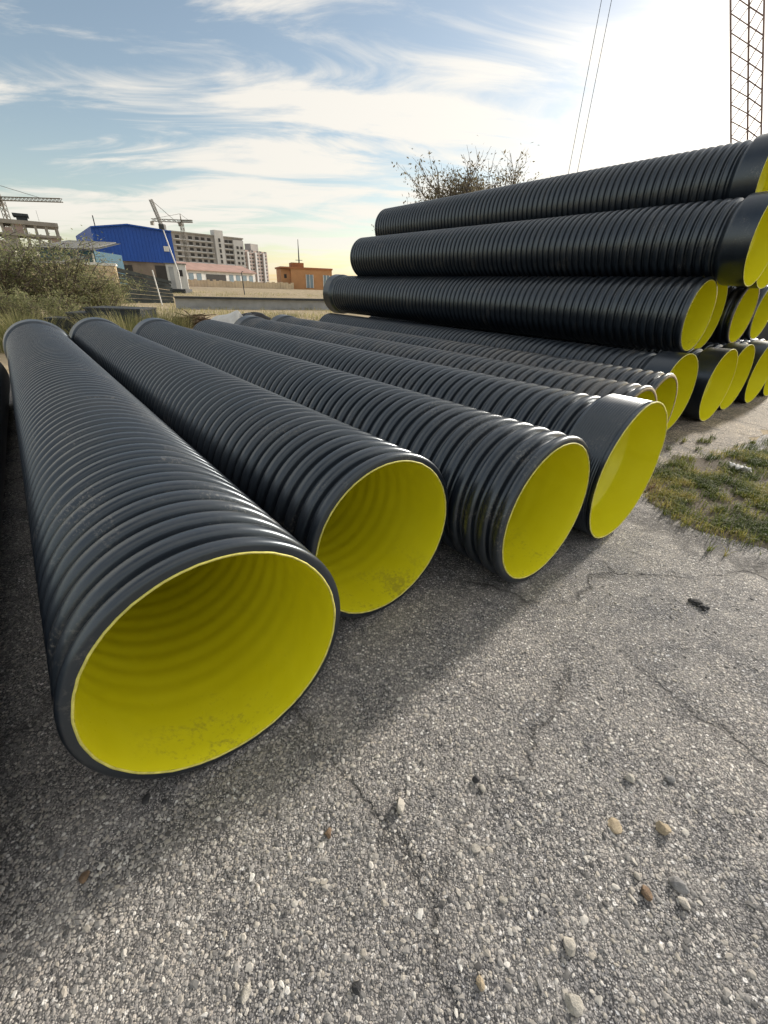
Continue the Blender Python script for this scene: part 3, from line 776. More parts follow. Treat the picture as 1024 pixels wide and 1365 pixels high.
def tower_crane(label, mast_px, D, y_jib, x_end, x_back, y_apex, wdt):
    base = at(mast_px, 360, D); zj = at(mast_px, y_jib, D)[2]
    top = at(mast_px, y_jib, D); x, y = top[0], top[1]
    r = thing_at('tower_crane', base, label, 'crane', 'tower cranes on the building sites')
    lattice(r, (x, y, 0), (x, y, zj), wdt, max(6, int(zj / wdt / 1.2)), wdt * 0.09, wdt * 0.05, M['crane'], joined=True)
    e = at(x_end, y_jib + 1.5, D); bk = at(x_back, y_jib, D)
    e[2] = zj + 0.3; bk[2] = zj + 0.3; e[1] = bk[1] = y
    lattice(r, (x, y, zj + wdt * .5), e + np.array([0, 0, wdt * .3]), wdt * 0.75, 16, wdt * 0.08, wdt * 0.045, M['crane'], np.array([0, 1., 0]), joined=True)
    lattice(r, (x, y, zj + wdt * .5), bk + np.array([0, 0, wdt * .3]), wdt * 0.75, 6, wdt * 0.08, wdt * 0.045, M['crane'], np.array([0, 1., 0]), joined=True)
    za = at(mast_px, y_apex, D)[2]
    MB().tube([(x, y, zj), (x, y, za)], [wdt * .35, wdt * .12], 5).build('apex', M['crane'], r)
    for q in (e * 0.7 + np.array([x, y, zj]) * 0.3, bk):
        MB().tube([(x, y, za), q + np.array([0, 0, wdt * 0.6])], wdt * 0.05, 4).build('tie_rod', M['crane'], r)
    MB().box((x - wdt, y - wdt * .6, zj - wdt * 1.1), (x - wdt * .05, y + wdt * .6, zj - 0.02)).build('cab', M['crane'], r)
    MB().box((bk[0] - wdt * .5, y - wdt * .5, zj - wdt * 1.0), (bk[0] + wdt * .5, y + wdt * .5, zj + wdt * .1)).build('counterweight', M['concrete'], r)
tower_crane('tower crane with long level arm above the unfinished shell', 2, 150, 268, 83, -40, 246, 1.15)
tower_crane('distant tower crane behind the right end of the blue hall', 242, 220, 297, 257, 203, 285, 1.2)
def luffing_crane():
    D = 66
    r = thing_at('mobile_crane', at(238, 362, D), 'slim crane with raised arm leaning in front of the blue hall', 'crane')
    b = at(238, 363, D); t_ = at(216, 302, D); j = at(201, 266, D); k_ = at(207, 284, D)
    MB().tube([(b[0], b[1], 1.0), b, t_], [0.09, 0.09, 0.07], 6).build('mast_pole', M['white'], r)
    lattice(r, t_, j, 0.32, 16, 0.035, 0.02, M['crane'], joined=True)
    MB().tube([j, at(240, 300, D)], 0.03, 4).build('stay_cable', M['crane'], r)
    c = t_; MB().box((c[0] - 0.3, c[1] - 0.3, c[2] - 0.3), (c[0] + 0.4, c[1] + 0.3, c[2] + 0.25)).build('slewing_head', M['steel_dark'], r)
    g_ = at(238, 366, D); MB().box((g_[0] - 1.1, g_[1] - 1.1, 0.2), (g_[0] + 1.1, g_[1] + 1.1, 1.0)).build('carrier', M['steel_dark'], r)
luffing_crane()

def crane_boom():
    """lattice boom leaning left behind the stack, hoist ropes hanging plumb from its head"""
    Y = 22
    P = lambda py: at(994.5 + (190 - py) * 0.010, py, Y)
    a, b, tip = P(190), P(0), P(-1010)
    d = (b - a) / np.linalg.norm(b - a); foot = a - d * ((a[2] - 1.2) / d[2])
    r = thing_at('lattice_boom', foot, 'red-brown steel lattice boom rising behind the topmost pipe at the right', 'crane boom')
    n = int(np.linalg.norm(tip - foot) / (np.linalg.norm(b - a) / 8.0))
    lattice(r, foot, tip, 1.11, n, 0.032, 0.021, M['mast'], faces=3)
    MB().box((tip[0] - 0.6, tip[1] - 0.6, tip[2] - 0.3), (tip[0] + 0.6, tip[1] + 0.6, tip[2] + 0.5)).build('boom_head', M['steel_dark'], r)
    for px, nm in ((781, 0), (793.5, 1)):
        q = at(px, 110, Y)
        MB().tube([(q[0], Y, 2.2), (q[0], Y, tip[2])], 0.011, 5).build('hoist_rope', M['steel_dark'], r)
    q = at(787, 110, Y)
    MB().box((q[0] - 0.4, Y - 0.2, 1.5), (q[0] + 0.4, Y + 0.2, 2.2)).build('hook_block', M['steel_dark'], r)
    MB().box((foot[0] - 1.6, foot[1] - 1.2, 0.0), (foot[0] + 1.6, foot[1] + 1.6, 1.25)).build('carrier', M['steel_dark'], r)
crane_boom()

# ------------------------------------------------------------------ yard clutter
def panel_stack():
    A, B = at(152, 404, 44), at(233, 404, 47); fr = Frame(A, B, 0); L = fr.L
    r = thing_at('panel_stack', A, 'sloping stack of dark corrugated panels behind the shrub', 'panel stack')
    zl, zr_ = at(156, 352, 44.1)[2], at(232, 374, 47)[2]; n = 7
    for i in range(n):
        f0, f1 = i / n, (i + 1) / n - 0.02
        mb = MB(); jo = rng.uniform(-0.06, 0.06)
        a = lambda u, v, f: fr.p(u, v, (zl if u < L / 2 else zr_) * f)
        P = [a(jo, -0.10, f0), a(L + jo, -0.10, f0), a(L + jo, 0.9, f0), a(jo, 0.9, f0), a(jo, -0.06, f1), a(L + jo, -0.06, f1), a(L + jo, 0.9, f1), a(jo, 0.9, f1)]
        mb.hexa(P).build('panel', M['panel'], r)
    q = at(203, 360, 42); s = at(211, 388, 42); d = s - q
    p_ = tag(MB().tube([q, q + d * 1.75], 0.05, 6).build('white_stake', M['white']), 'thin white stake leaning against the dark panel stack', 'stake')
panel_stack()
def barrier():
    A, B = at(236, 413, 37.5), at(470, 413, 45.5); fr = Frame(A, B, 0); L = fr.L
    r = thing_at('steel_beam', A, 'long grey steel beam lying across the yard behind the pipes', 'beam')
    z0 = 0.0
    fr.box('web', M['steel'], r, 0, L, 0.1, 0.16, 0.08, 0.78)
    fr.box('lower_flange', M['steel'], r, 0, L, -0.22, 0.5, 0.0, 0.078)
    fr.box('upper_flange', M['steel_dark'], r, 0, L, -0.22, 0.5, 0.782, 0.94)
barrier()
def post():
    q = ground_at(327, 398); t_ = at(322, 363, q[1])
    r = thing_at('fence_post', q, 'dark leaning metal post standing in the dry field behind the beam', 'post')
    MB().tube([(q[0], q[1], 0), t_], 0.07, 6).build('shaft', M['steel_dark'], r)
    MB().tube([t_, t_ + np.array([0.25, 0, 0.12])], 0.05, 6).build('angled_tip', M['steel_dark'], r)
post()
def blocks():
    for (x0, x1, yt, Y, dp, lab) in ((118, 190, 411, 15.3, 1.2, 'long dark concrete block behind the second pipe end'), (92, 119, 417, 15.0, 0.9, 'lower dark concrete block at the left of the long one'), (62, 93, 424, 14.6, 0.7, 'smallest dark block half hidden by the nearest pipe end')):
        A, B = at(x0, 430, Y), at(x1, 430, Y + 0.1); fr = Frame(A, B, 0); L = fr.L
        zt = at((x0 + x1) / 2, yt, Y)[2]
        r = thing_at('concrete_block', A, lab, 'block', 'dark blocks behind the pipe ends')
        fr.box('body', M['concrete_dark'], r, 0, L, 0, dp, 0.0, zt - 0.06)
        fr.box('cap', M['steel_dark'], r, -0.03, L + 0.03, -0.03, dp + 0.03, zt - 0.057, zt)
blocks()
def crumple(name, c, size, material, label, cat, seed, parent=None):
    """a slumped bag: pinched, creased lump resting on the ground"""
    rr = np.random.default_rng(seed); n1, n2 = 14, 24; V = []; Fq = []
    ph = rr.uniform(0, 6.28, 6)
    for i in range(n1 + 1):
        f = math.pi * i / n1
        for j in range(n2):
            th = 2 * math.pi * j / n2
            k_ = 1 + 0.16 * math.sin(3 * th + ph[0] + 2 * f) + 0.10 * math.sin(5 * th + ph[1] - 3 * f) + 0.07 * math.sin(9 * f + ph[2] + 2 * th)
            x = math.sin(f) ** 0.7 * math.cos(th) * k_; y = math.sin(f) ** 0.7 * math.sin(th) * k_; z = math.cos(f) * (1 + 0.25 * x + 0.1 * math.sin(4 * th + ph[3]))
            V.append((c[0] + size[0] * x, c[1] + size[1] * y, max(0.004, c[2] + size[2] * (z * 0.5 + 0.5))))
    for i in range(n1):
        for j in range(n2):
            Fq.append((i * n2 + j, i * n2 + (j + 1) % n2, (i + 1) * n2 + (j + 1) % n2, (i + 1) * n2 + j))
    o = mesh_obj(name, V, Fq, material, parent, True)
    return tag(o, label, cat) if label else o
def bag():
    q = at(292, 437, 20.5)
    A = at(264, 436, 19.6); B = at(318, 434, 19.9)
    zt = at(315, 413, 19.9)[2]
    P = [(A[0], A[1], 0.01), (B[0], B[1], 0.01), (B[0] + .1, B[1] + .9, 0.01), (A[0], A[1] + 1.0, 0.01)]
    # a white sheet dragged over a low heap, highest at its right corner
    n = 18; V = []; Fq = []
    for i in range(n + 1):
        for j in range(n + 1):
            u, v = i / n, j / n
            x = A[0] + (B[0] - A[0]) * u + 0.1 * v; y = A[1] + (B[1] - A[1]) * u + 1.3 * v
            h = zt * (0.25 + 0.75 * u ** 0.55) * math.sin(math.pi * min(1, 0.12 + v * 0.8)) * (1 - max(0, u - 0.9) * 4)
            h += 0.05 * math.sin(9 * u + 4 * v) * math.sin(7 * v + 3 * u)
            V.append((x + 0.04 * math.sin(11 * v), y, max(0.02, h)))
    for i in range(n):
        for j in range(n): Fq.append((i * (n + 1) + j, (i + 1) * (n + 1) + j, (i + 1) * (n + 1) + j + 1, i * (n + 1) + j + 1))
    o = mesh_obj('plastic_sheet', V, Fq, M['cloth'], None, True)
    md = o.modifiers.new('thick', 'SOLIDIFY'); md.thickness = 0.012
    tag(o, 'white plastic sheet heaped behind the third and fourth pipes', 'sheet')
    c = at(336, 432, 21); crumple('plastic_bag', (c[0], c[1], 0), (0.75, 0.6, 0.85), M['tarp'], 'crumpled black plastic heap beside the white sheet', 'bag', 5)
bag()
def brush_pile():
    c = at(258, 432, 22.5); V = []; Fs = []; T = []
    mb = MB(); n = 150
    for i in range(n):
        a = rng.uniform(0, math.pi); L = rng.uniform(0.5, 1.5); x, y = rng.normal(0, 0.75), rng.normal(0, 0.5)
        z = 0.05 + max(0, 0.75 - 0.5 * abs(x) - 0.5 * abs(y)) * rng.uniform(0, 1)
        d = np.array([math.cos(a) * L, math.sin(a) * L * 0.6, rng.uniform(-0.15, 0.25)])
        p = np.array([c[0] + x, c[1] + y, z]); q = p + d; p = p - d * 0.3; p[2] = max(p[2], 0.02); q[2] = max(q[2], 0.02)
        b0 = len(mb.v); mb.tube([p, (p + q) / 2 + rng.normal(0, 0.06, 3) * [1, 1, .4], q], [0.035, 0.03, 0.012], 5)
        T += [rng.uniform()] * (len(mb.v) - b0)
    o = mb.build('brush_heap', M['twig']); at_ = o.data.attributes.new('tint', 'FLOAT', 'POINT'); at_.data.foreach_set('value', T)
    tag(o, 'heap of dry brown sticks left of the white sheet', 'brush', kind='stuff')
brush_pile()

# ------------------------------------------------------------------ plants
def leaf_mesh(name, C, N, size, material, tint, aspect=0.5):
    """one small bent diamond per leaf"""
    n = len(C); N = N / (np.linalg.norm(N, axis=1)[:, None] + 1e-9)
    a = rng.normal(0, 1, (n, 3)); a -= N * np.sum(a * N, 1)[:, None]; a /= np.linalg.norm(a, axis=1)[:, None] + 1e-9
    b = np.cross(N, a); s = size[:, None]
    V = np.stack([C - a * s, C + b * s * aspect + N * s * 0.15, C + a * s, C - b * s * aspect + N * s * 0.15], 1).reshape(-1, 3)
    Fq = np.arange(n * 4).reshape(n, 4)
    return np_mesh(name, V, Fq, material, False, np.repeat(tint, 4))
def shrub(name, c, rx, ry, h, label, cat, group=None, stems=26, leaves=9000, lsize=0.05, seed=1, lmat='shrub', dens=1.0):
    rr = np.random.default_rng(seed); root = empty(name, tuple(c), label, cat, group)
    wood = MB(); centres = []
    for i in range(stems):
        az = rr.uniform(0, 2 * math.pi); f = rr.uniform(0.15, 1.0) ** 0.6
        tip = np.array([math.cos(az) * rx * f, math.sin(az) * ry * f, h * (0.45 + 0.55 * (1 - 0.6 * f * f)) * rr.uniform(0.75, 1.05)])
        b = np.array([rr.normal(0, 0.12), rr.normal(0, 0.12), 0.])
        mid = b * 0.4 + tip * 0.55 + np.array([0, 0, 0.12 * h]) + rr.normal(0, 0.1, 3) * h * 0.4
        pts = [(1 - t) ** 2 * b + 2 * t * (1 - t) * mid + t * t * tip for t in np.linspace(0, 1, 7)]
        wood.tube(pts, [0.045 * (1 - 0.85 * k / 6) * h / 3 for k in range(7)], 5)
        for t in np.linspace(0.35, 1.0, 7):
            p = (1 - t) ** 2 * b + 2 * t * (1 - t) * mid + t * t * tip
            for q in range(2):
                dv = rr.normal(0, 1, 3) * [0.30, 0.30, 0.22] * h * 0.5
                e = p + dv; e[2] = max(e[2], 0.08)
                wood.tube([p, (p + e) / 2 + rr.normal(0, 0.04, 3), e], [0.012 * h / 3, 0.008 * h / 3, 0.004 * h / 3], 4, False)
                centres.append((e, 0.13 * h * rr.uniform(0.5, 1.1))); centres.append(((p + e) / 2, 0.09 * h * rr.uniform(.5, 1.1)))
    tag(wood.build('stems', M['bark'], root), kind='stuff')
    cc = np.array([x[0] for x in centres]); cr = np.array([x[1] for x in centres]); sh = rr.uniform(0, 1, len(cc))
    k_ = rr.integers(0, len(cc), leaves)
    C = cc[k_] + rr.normal(0, 1, (leaves, 3)) * cr[k_][:, None] * 0.5; C[:, 2] = np.abs(C[:, 2]) + 0.02
    N = rr.normal(0, 1, (leaves, 3)) + [0, 0, 0.5]
    tint = np.clip(0.30 + 0.45 * sh[k_] + rr.normal(0, 0.16, leaves), 0, 1)
    me = leaf_mesh('foliage', C, N, lsize * rr.uniform(0.5, 1.3, leaves), M[lmat], tint, 0.35)
    tag(link(bpy.data.objects.new('foliage', me), root), kind='stuff')
    return root
def g0(px, Y):
    q = at(px, 420, Y); return (q[0], q[1], 0.0)
shrub('shrub', g0(12, 20.5), 3.8, 2.6, 3.7, 'tallest grey-green shrub at the left edge, before the stone wall', 'shrub', 'shrubs behind the pipe ends', 44, 12500, 0.06, 3)
shrub('shrub', g0(88, 21.5), 3.0, 2.2, 3.6, 'spreading olive shrub in front of the teal shed', 'shrub', 'shrubs behind the pipe ends', 36, 9500, 0.055, 4)
shrub('shrub', g0(138, 23.0), 2.1, 1.8, 2.5, 'lower dusty shrub reaching towards the dark panel stack', 'shrub', 'shrubs behind the pipe ends', 26, 9000, 0.05, 8)
shrub('shrub', g0(60, 17.6), 2.3, 1.2, 1.6, 'small dark shrub crouching above the nearest pipe end', 'shrub', 'shrubs behind the pipe ends', 28, 8000, 0.042, 9)

def tuft(c, n, h, spread_, label, seed, matn='weed'):
    rr = np.random.default_rng(seed); V = []; Fq = []; T = []
    root = empty('weed_tuft', tuple(c), label, 'weed', 'weed tufts behind the pipe ends')
    for i in range(n):
        az = rr.uniform(0, 6.28); f = rr.uniform(0, 1) ** 0.7; b = np.array([math.cos(az), math.sin(az), 0]) * spread_ * f * 0.5
        L = h * rr.uniform(0.45, 1.1); out = np.array([math.cos(az), math.sin(az), 0]) * L * rr.uniform(0.1, 0.7)
        w_ = rr.uniform(0.006, 0.013); sd_ = np.array([-math.sin(az), math.cos(az), 0]) * w_
        p1 = b + out * 0.35 + np.array([0, 0, L * 0.6]); p2 = b + out + np.array([0, 0, L * rr.uniform(0.8, 1.0)])
        k_ = len(V); V += [b - sd_, b + sd_, p1 + sd_ * .8, p1 - sd_ * .8, p2 + sd_ * .15, p2 - sd_ * .15]
        Fq += [(k_, k_ + 1, k_ + 2, k_ + 3), (k_ + 3, k_ + 2, k_ + 4, k_ + 5)]; T += [np.clip(rr.normal(0.55, 0.25), 0, 1)] * 6
    me = np_mesh('blades', V, Fq, M[matn], False, T); tag(link(bpy.data.objects.new('blades', me), root), kind='stuff')
tuft(g0(18, 14.2), 1500, 1.15, 2.6, 'pale green weeds left of the nearest pipe end', 21)
tuft(g0(100, 14.2), 500, 0.7, 1.2, 'thin weeds between the first and second pipe ends', 22)
tuft(g0(165, 14.4), 1700, 1.2, 2.4, 'tall feathery weeds between the second and third pipe ends', 23)
tuft(g0(210, 16.5), 1200, 1.25, 2.2, 'yellowish weeds just behind the third pipe end', 24)
tuft(g0(378, 23), 420, 0.95, 1.5, 'straw coloured weeds behind the fifth pipe end', 25)
tuft(g0(415, 24), 240, 0.6, 1.0, 'small dry tuft left of the stacked pipes', 26)

def bare_tree():
    c = at(622, 386, 30); root = empty('bare_tree', (c[0], c[1], 0), 'nearly bare tree with thin upright twigs behind the stack', 'tree')
    rr = np.random.default_rng(5); wood = MB(); leaves = []
    def grow(p, d, L, r, lev):
        pts = [p]; q = p.copy(); dd = d.copy(); n = 4
        for i in range(n):
            dd = dd + rr.normal(0, 0.10, 3) + np.array([0, 0, 0.06]); dd /= np.linalg.norm(dd); q = q + dd * L / n; pts.append(q)
        wood.tube(pts, [r * (1 - 0.55 * k / n) for k in range(n + 1)], 7 if lev < 2 else 4, lev == 0)
        if lev >= 5: return
        nb = {0: 7, 1: 6, 2: 5, 3: 4, 4: 2}[lev]
        for k in range(nb):
            f = rr.uniform(0.45 if lev == 0 else 0.25, 1.0); i = min(n - 1, int(f * n)); b = pts[i] + (pts[i + 1] - pts[i]) * (f * n - i)
            az = rr.uniform(0, 6.28); tilt = rr.uniform(0.45, 1.1) if lev < 2 else rr.uniform(0.25, 0.75)
            a = np.cross(dd, [math.cos(az), math.sin(az), 0.2]); a /= np.linalg.norm(a)
            nd = dd * math.cos(tilt) + a * math.sin(tilt) + np.array([0, 0, 0.15]); nd /= np.linalg.norm(nd)
            grow(b, nd, L * rr.uniform(0.55, 0.78), r * 0.52, lev + 1)
            if lev >= 3:
                for _ in range(7):
                    leaves.append(b + nd * L * rr.uniform(0.1, 0.7) + rr.normal(0, 0.16, 3))
    grow(np.zeros(3), np.array([-0.05, 0, 1.]), 3.6, 0.19, 0)
    W = np.array(wood.v); lo, hi = np.percentile(W[:, 0], 4), np.percentile(W[:, 0], 96); zt = np.percentile(W[:, 2], 99.7)
    K = np.array([6.3 / (hi - lo), 6.3 / (hi - lo), 8.35 / zt]); W = W * K; W[:, 0] -= K[0] * (lo + hi) / 2 + 0.1
    W[:, 0] += 0.1 * np.clip(1 - W[:, 2] / 4, 0, 1); wood.v = [tuple(q) for q in W]
    tag(wood.build('branches', M['bark'], root), kind='stuff')
    C = np.array(leaves) * K; C[:, 0] -= K[0] * (lo + hi) / 2 + 0.1; low = C[:, 2] < 7.9
    C = C[(low & (rr.uniform(0, 1, len(C)) < 0.95)) | (rr.uniform(0, 1, len(C)) < 0.3)]
    n = len(C)
    me = leaf_mesh('crown', C, rr.normal(0, 1, (n, 3)), 0.095 * rr.uniform(0.5, 1.2, n), M['leaf_brown'], rr.uniform(0, 1, n), 0.4)
    tag(link(bpy.data.objects.new('crown', me), root), kind='stuff')
bare_tree()

def blade_field(name, fn, n, hmin, hmax, label, material, tintf, wid=0.004):
    P = fn(n); n = len(P); az = rng.uniform(0, 2 * np.pi, n); L = rng.uniform(hmin, hmax, n)
    lean = rng.uniform(0.2, 1.1, n)[:, None] * L[:, None]; o_ = np.stack([np.cos(az), np.sin(az), 0 * az], 1)
    sd_ = np.stack([-np.sin(az), np.cos(az), 0 * az], 1) * (wid * rng.uniform(0.6, 1.4, n))[:, None]
    b = np.stack([P[:, 0], P[:, 1], np.full(n, 0.003)], 1); zz = np.array([0, 0, 1.])[None]
    p1 = b + o_ * lean * 0.35 + zz * (L * 0.6)[:, None]; p2 = b + o_ * lean + zz * (L * rng.uniform(0.5, 0.95, n))[:, None]
    V = np.stack([b - sd_, b + sd_, p1 + sd_ * .8, p1 - sd_ * .8, p2 + sd_ * .15, p2 - sd_ * .15], 1).reshape(-1, 3)
    k_ = np.arange(n)[:, None] * 6
    Fq = np.concatenate([k_ + [0, 1, 2, 3], k_ + [3, 2, 4, 5]], 0)
    me = np_mesh(name, V, Fq, material, False, np.repeat(tintf(P), 6))
    return tag(link(bpy.data.objects.new(name, me)), label, 'grass', kind='stuff')
def vnoise(P, s, seed):
    """cheap smooth value noise for clumping"""
    r2 = np.random.default_rng(seed); G = r2.uniform(0, 1, (128, 128)); q = P * s + 500.0; i = np.floor(q).astype(int); f = q - i; f = f * f * (3 - 2 * f)
    a = G[i[:, 0] % 128, i[:, 1] % 128]; b = G[(i[:, 0] + 1) % 128, i[:, 1] % 128]; c = G[i[:, 0] % 128, (i[:, 1] + 1) % 128]; d = G[(i[:, 0] + 1) % 128, (i[:, 1] + 1) % 128]
    return (a * (1 - f[:, 0]) + b * f[:, 0]) * (1 - f[:, 1]) + (c * (1 - f[:, 0]) + d * f[:, 0]) * f[:, 1]
def inside(P, poly):
    c = np.zeros(len(P), bool); j = len(poly) - 1
    for i in range(len(poly)):
        (x0, y0), (x1, y1) = poly[j], poly[i]
        hit = ((y1 > P[:, 1]) != (y0 > P[:, 1])) & (P[:, 0] < (x0 - x1) * (P[:, 1] - y1) / (y0 - y1 + 1e-12) + x1); c ^= hit; j = i
    return c
def edge_dist(P, poly):
    d = np.full(len(P), 1e9)
    for a, b in zip(poly, np.roll(poly, -1, 0)):
        t = np.clip(((P - a) @ (b - a)) / ((b - a) @ (b - a)), 0, 1); d = np.minimum(d, np.linalg.norm(P - a - t[:, None] * (b - a), axis=1))
    return d
def patch(n):
    lo, hi = GRASS_POLY.min(0) - .1, GRASS_POLY.max(0) + .1
    hi = np.minimum(hi, [7.5, 8.0])
    P = lo + rng.uniform(0, 1, (n, 2)) * (hi - lo)
    d = edge_dist(P, GRASS_POLY) * np.where(inside(P, GRASS_POLY), 1, -1)
    den = 0.35 * vnoise(P, 2.2, 1) + 0.4 * vnoise(P, 7, 2) + 0.25 * vnoise(P, 22, 3)
    # thin and brown at the far left, dense along the near edge
    far = np.clip((P[:, 1] - 5.0) / 0.8, 0, 1) * np.clip((5.6 - P[:, 0]) / 1.2, 0, 1)
    stray = (d > -0.7) & (d < 0.1) & (vnoise(P, 5, 41) * vnoise(P, 14, 42) > 0.50)
    return P[stray | (d > -0.35 + 0.95 * den * rng.uniform(0.1, 1, n) ** 0.7) & (den + rng.normal(0, 0.08, n) > 0.46 + 0.16 * far)]
def patch_tint(P):
    low = GRASS_POLY[:7]; d = np.full(len(P), 1e9)
    for a, b in zip(low[:-1], low[1:]):
        t = np.clip(((P - a) @ (b - a)) / ((b - a) @ (b - a)), 0, 1); d = np.minimum(d, np.linalg.norm(P - a - t[:, None] * (b - a), axis=1))
    straw = np.clip(1 - d / 0.22, 0, 1)
    return np.clip(-0.02 + 0.75 * vnoise(P, 1.9, 9) * vnoise(P, 5, 10) * 1.5 + 0.42 * straw + rng.normal(0, 0.14, len(P)), 0, 1)
blade_field('grass', patch, 130000, 0.025, 0.12, 'patchy green and straw grass on the soil strip', M['grass'], patch_tint, 0.0028)
def field(n):
    a = rng.uniform(rad(-33), rad(8), n); d = rng.uniform(15, 75, n) ** 1.0
    P = np.stack([np.sin(a) * d, np.cos(a) * d], 1)
    ok = ~((P @ AXN > -9.5) & (P @ AXN < 7.2) & (P @ AXD < 14)) & (vnoise(P, 0.35, 5) + 0.5 * vnoise(P, 1.6, 6) > 0.72)
    return P[ok]
def field_grass():
    P = field(26000)
    zoff = gz(P[:, 0], P[:, 1])
    o = blade_field('dry_grass', lambda n: P, 0, 0.12, 0.4, 'dry straw grass dotted over the field behind the yard', M['weed'], lambda Q: np.clip(0.75 + rng.normal(0, .2, len(Q)), 0, 1), 0.014)
    co = np.empty(len(o.data.vertices) * 3, np.float32); o.data.vertices.foreach_get('co', co); co = co.reshape(-1, 3)
    co[:, 2] += np.repeat(zoff, 6); o.data.vertices.foreach_set('co', co.ravel()); o.data.update()
field_grass()

# ------------------------------------------------------------------ loose stones
def ico():
    p = (1 + 5 ** .5) / 2
    V = np.array([(-1, p, 0), (1, p, 0), (-1, -p, 0), (1, -p, 0), (0, -1, p), (0, 1, p), (0, -1, -p), (0, 1, -p), (p, 0, -1), (p, 0, 1), (-p, 0, -1), (-p, 0, 1)], float)
    V /= np.linalg.norm(V[0])
    Fs = np.array([(0, 11, 5), (0, 5, 1), (0, 1, 7), (0, 7, 10), (0, 10, 11), (1, 5, 9), (5, 11, 4), (11, 10, 2), (10, 7, 6), (7, 1, 8), (3, 9, 4), (3, 4, 2), (3, 2, 6), (3, 6, 8), (3, 8, 9), (4, 9, 5), (2, 4, 11), (6, 2, 10), (8, 6, 7), (9, 8, 1)])
    return V, Fs
ICO_V, ICO_F = ico()
def gravel(n):
    """loose and half-bedded chips on the asphalt, most of them near the viewer"""
    P = np.stack([rng.uniform(-3.2, 4.8, n * 6), rng.uniform(0.1, 5.6, n * 6)], 1); d2 = (P ** 2).sum(1)
    P = P[rng.uniform(0, 1, n * 6) < 1.15 / (1.0 + (d2 / 2.6) ** 1.15)][:n]; n = len(P)
    ok = (P @ AXD < 1.35 + 0.5 * rng.normal(0, 0.6, n)) | (P @ AXN < -0.3)
    den = 0.5 * vnoise(P, 1.1, 31) + 0.5 * vnoise(P, 4.0, 32)
    P = P[ok & (rng.uniform(0, 1, n) < 0.35 + 0.9 * den)]; n = len(P)
    size = np.minimum(0.0029 * np.exp(rng.normal(0.2, 0.54, n)), 0.013)
    V = ICO_V[None] * (1 + rng.normal(0, 0.20, (n, 12, 1)))
    sc_ = np.stack([rng.uniform(0.8, 1.5, n), rng.uniform(0.7, 1.1, n), rng.uniform(0.24, 0.5, n)], 1)
    V = V * sc_[:, None, :]; th = rng.uniform(0, 6.28, n); c, s = np.cos(th)[:, None], np.sin(th)[:, None]
    X = V[:, :, 0] * c - V[:, :, 1] * s; Y = V[:, :, 0] * s + V[:, :, 1] * c
    V = np.stack([X, Y, V[:, :, 2] + 0.05], -1) * size[:, None, None]
    V[:, :, 0] += P[:, 0:1]; V[:, :, 1] += P[:, 1:2]
    Fq = (ICO_F[None] + (np.arange(n) * 12)[:, None, None]).reshape(-1, 3)
    tint = np.clip(rng.beta(1.25, 1.15, n), 0, 1)
    me = np_mesh('gravel', V.reshape(-1, 3), Fq, M['pebble'], False, np.repeat(tint, 12))
    tag(link(bpy.data.objects.new('gravel', me)), 'small loose stone chips scattered over the asphalt', 'gravel', kind='stuff')
gravel(76000)
def stone(px, py, w_px, h_px, material, label, seed, name='stone', flat=0.6, rz=0.0, group='loose stones on the asphalt'):
    q = ground_at(px, py); rr = np.random.default_rng(seed)
    dist = np.linalg.norm(q - CAM); sx = w_px / 2 / F_PX * dist * 0.62; sy = h_px / 2 / F_PX * dist * 0.66
    V, Fs = ICO_V.copy(), ICO_F
    # one subdivision for a less faceted lump
    mid = {}; V = list(V); F2 = []
    def mp(a, b):
        k_ = (min(a, b), max(a, b))
        if k_ not in mid: v = V[a] + V[b]; mid[k_] = len(V); V.append(v / np.linalg.norm(v))
        return mid[k_]
    for a, b, c in Fs:
        x, y, z = mp(a, b), mp(b, c), mp(c, a); F2 += [(a, x, z), (b, y, x), (c, z, y), (x, y, z)]
    V = np.array(V); ph = rr.normal(0, 1, (5, 3))
    for k_ in ph:    # chop flat facets
        k_ = k_ / np.linalg.norm(k_); dd = V @ k_; lim = rr.uniform(0.45, 0.8); V = V - np.outer(np.maximum(dd - lim, 0), k_)
    V = V * (1 + rr.normal(0, 0.04, (len(V), 1))) * [sx, sy, min(sx, sy) * flat * 0.95]
    c, s = math.cos(rz), math.sin(rz); V = np.stack([V[:, 0] * c - V[:, 1] * s, V[:, 0] * s + V[:, 1] * c, V[:, 2]], 1)
    V[:, 2] -= V[:, 2].min() * 0.55
    o = mesh_obj(name, V, F2, material, None, False); o.location = (q[0], q[1], 0.0)
    return tag(o, label, 'stone', group)
stone(533, 1074, 17, 30, M['stone_pale'], 'upright pointed pale stone in the middle of the asphalt', 1, flat=1.3)
stone(634, 1040, 13, 15, M['stone_dark'], 'small black stone just behind a pale pebble', 2, flat=0.9)
stone(643, 1052, 13, 14, M['stone_pale'], 'pale pebble touching the small black stone', 3)
stone(634, 1132, 17, 13, M['stone_pale'], 'rounded pale pebble right of the straw wisp', 4)
stone(838, 1037, 17, 17, M['stone_pale'], 'round grey-white pebble highest of the loose stones at the right', 5)
stone(892, 1038, 17, 14, M['stone_grey'], 'grey pebble to the right of the round grey-white one', 6)
stone(819, 1101, 22, 26, M['stone_tan'], 'flat buff stone bedded in the asphalt', 7, flat=0.25)
stone(884, 1107, 22, 22, M['stone_tan'], 'tilted wedge of tan stone near the right edge', 8, rz=0.6)
stone(903, 1180, 21, 27, M['stone_grey'], 'largest smooth blue-grey stone near the right edge', 9, rz=0.5)
stone(850, 1169, 12, 12, M['stone_pale'], 'little white chip above the brown angular stone', 10)
stone(861, 1191, 17, 18, M['stone_brown'], 'angular brownish stone left of the blue-grey stone', 11)
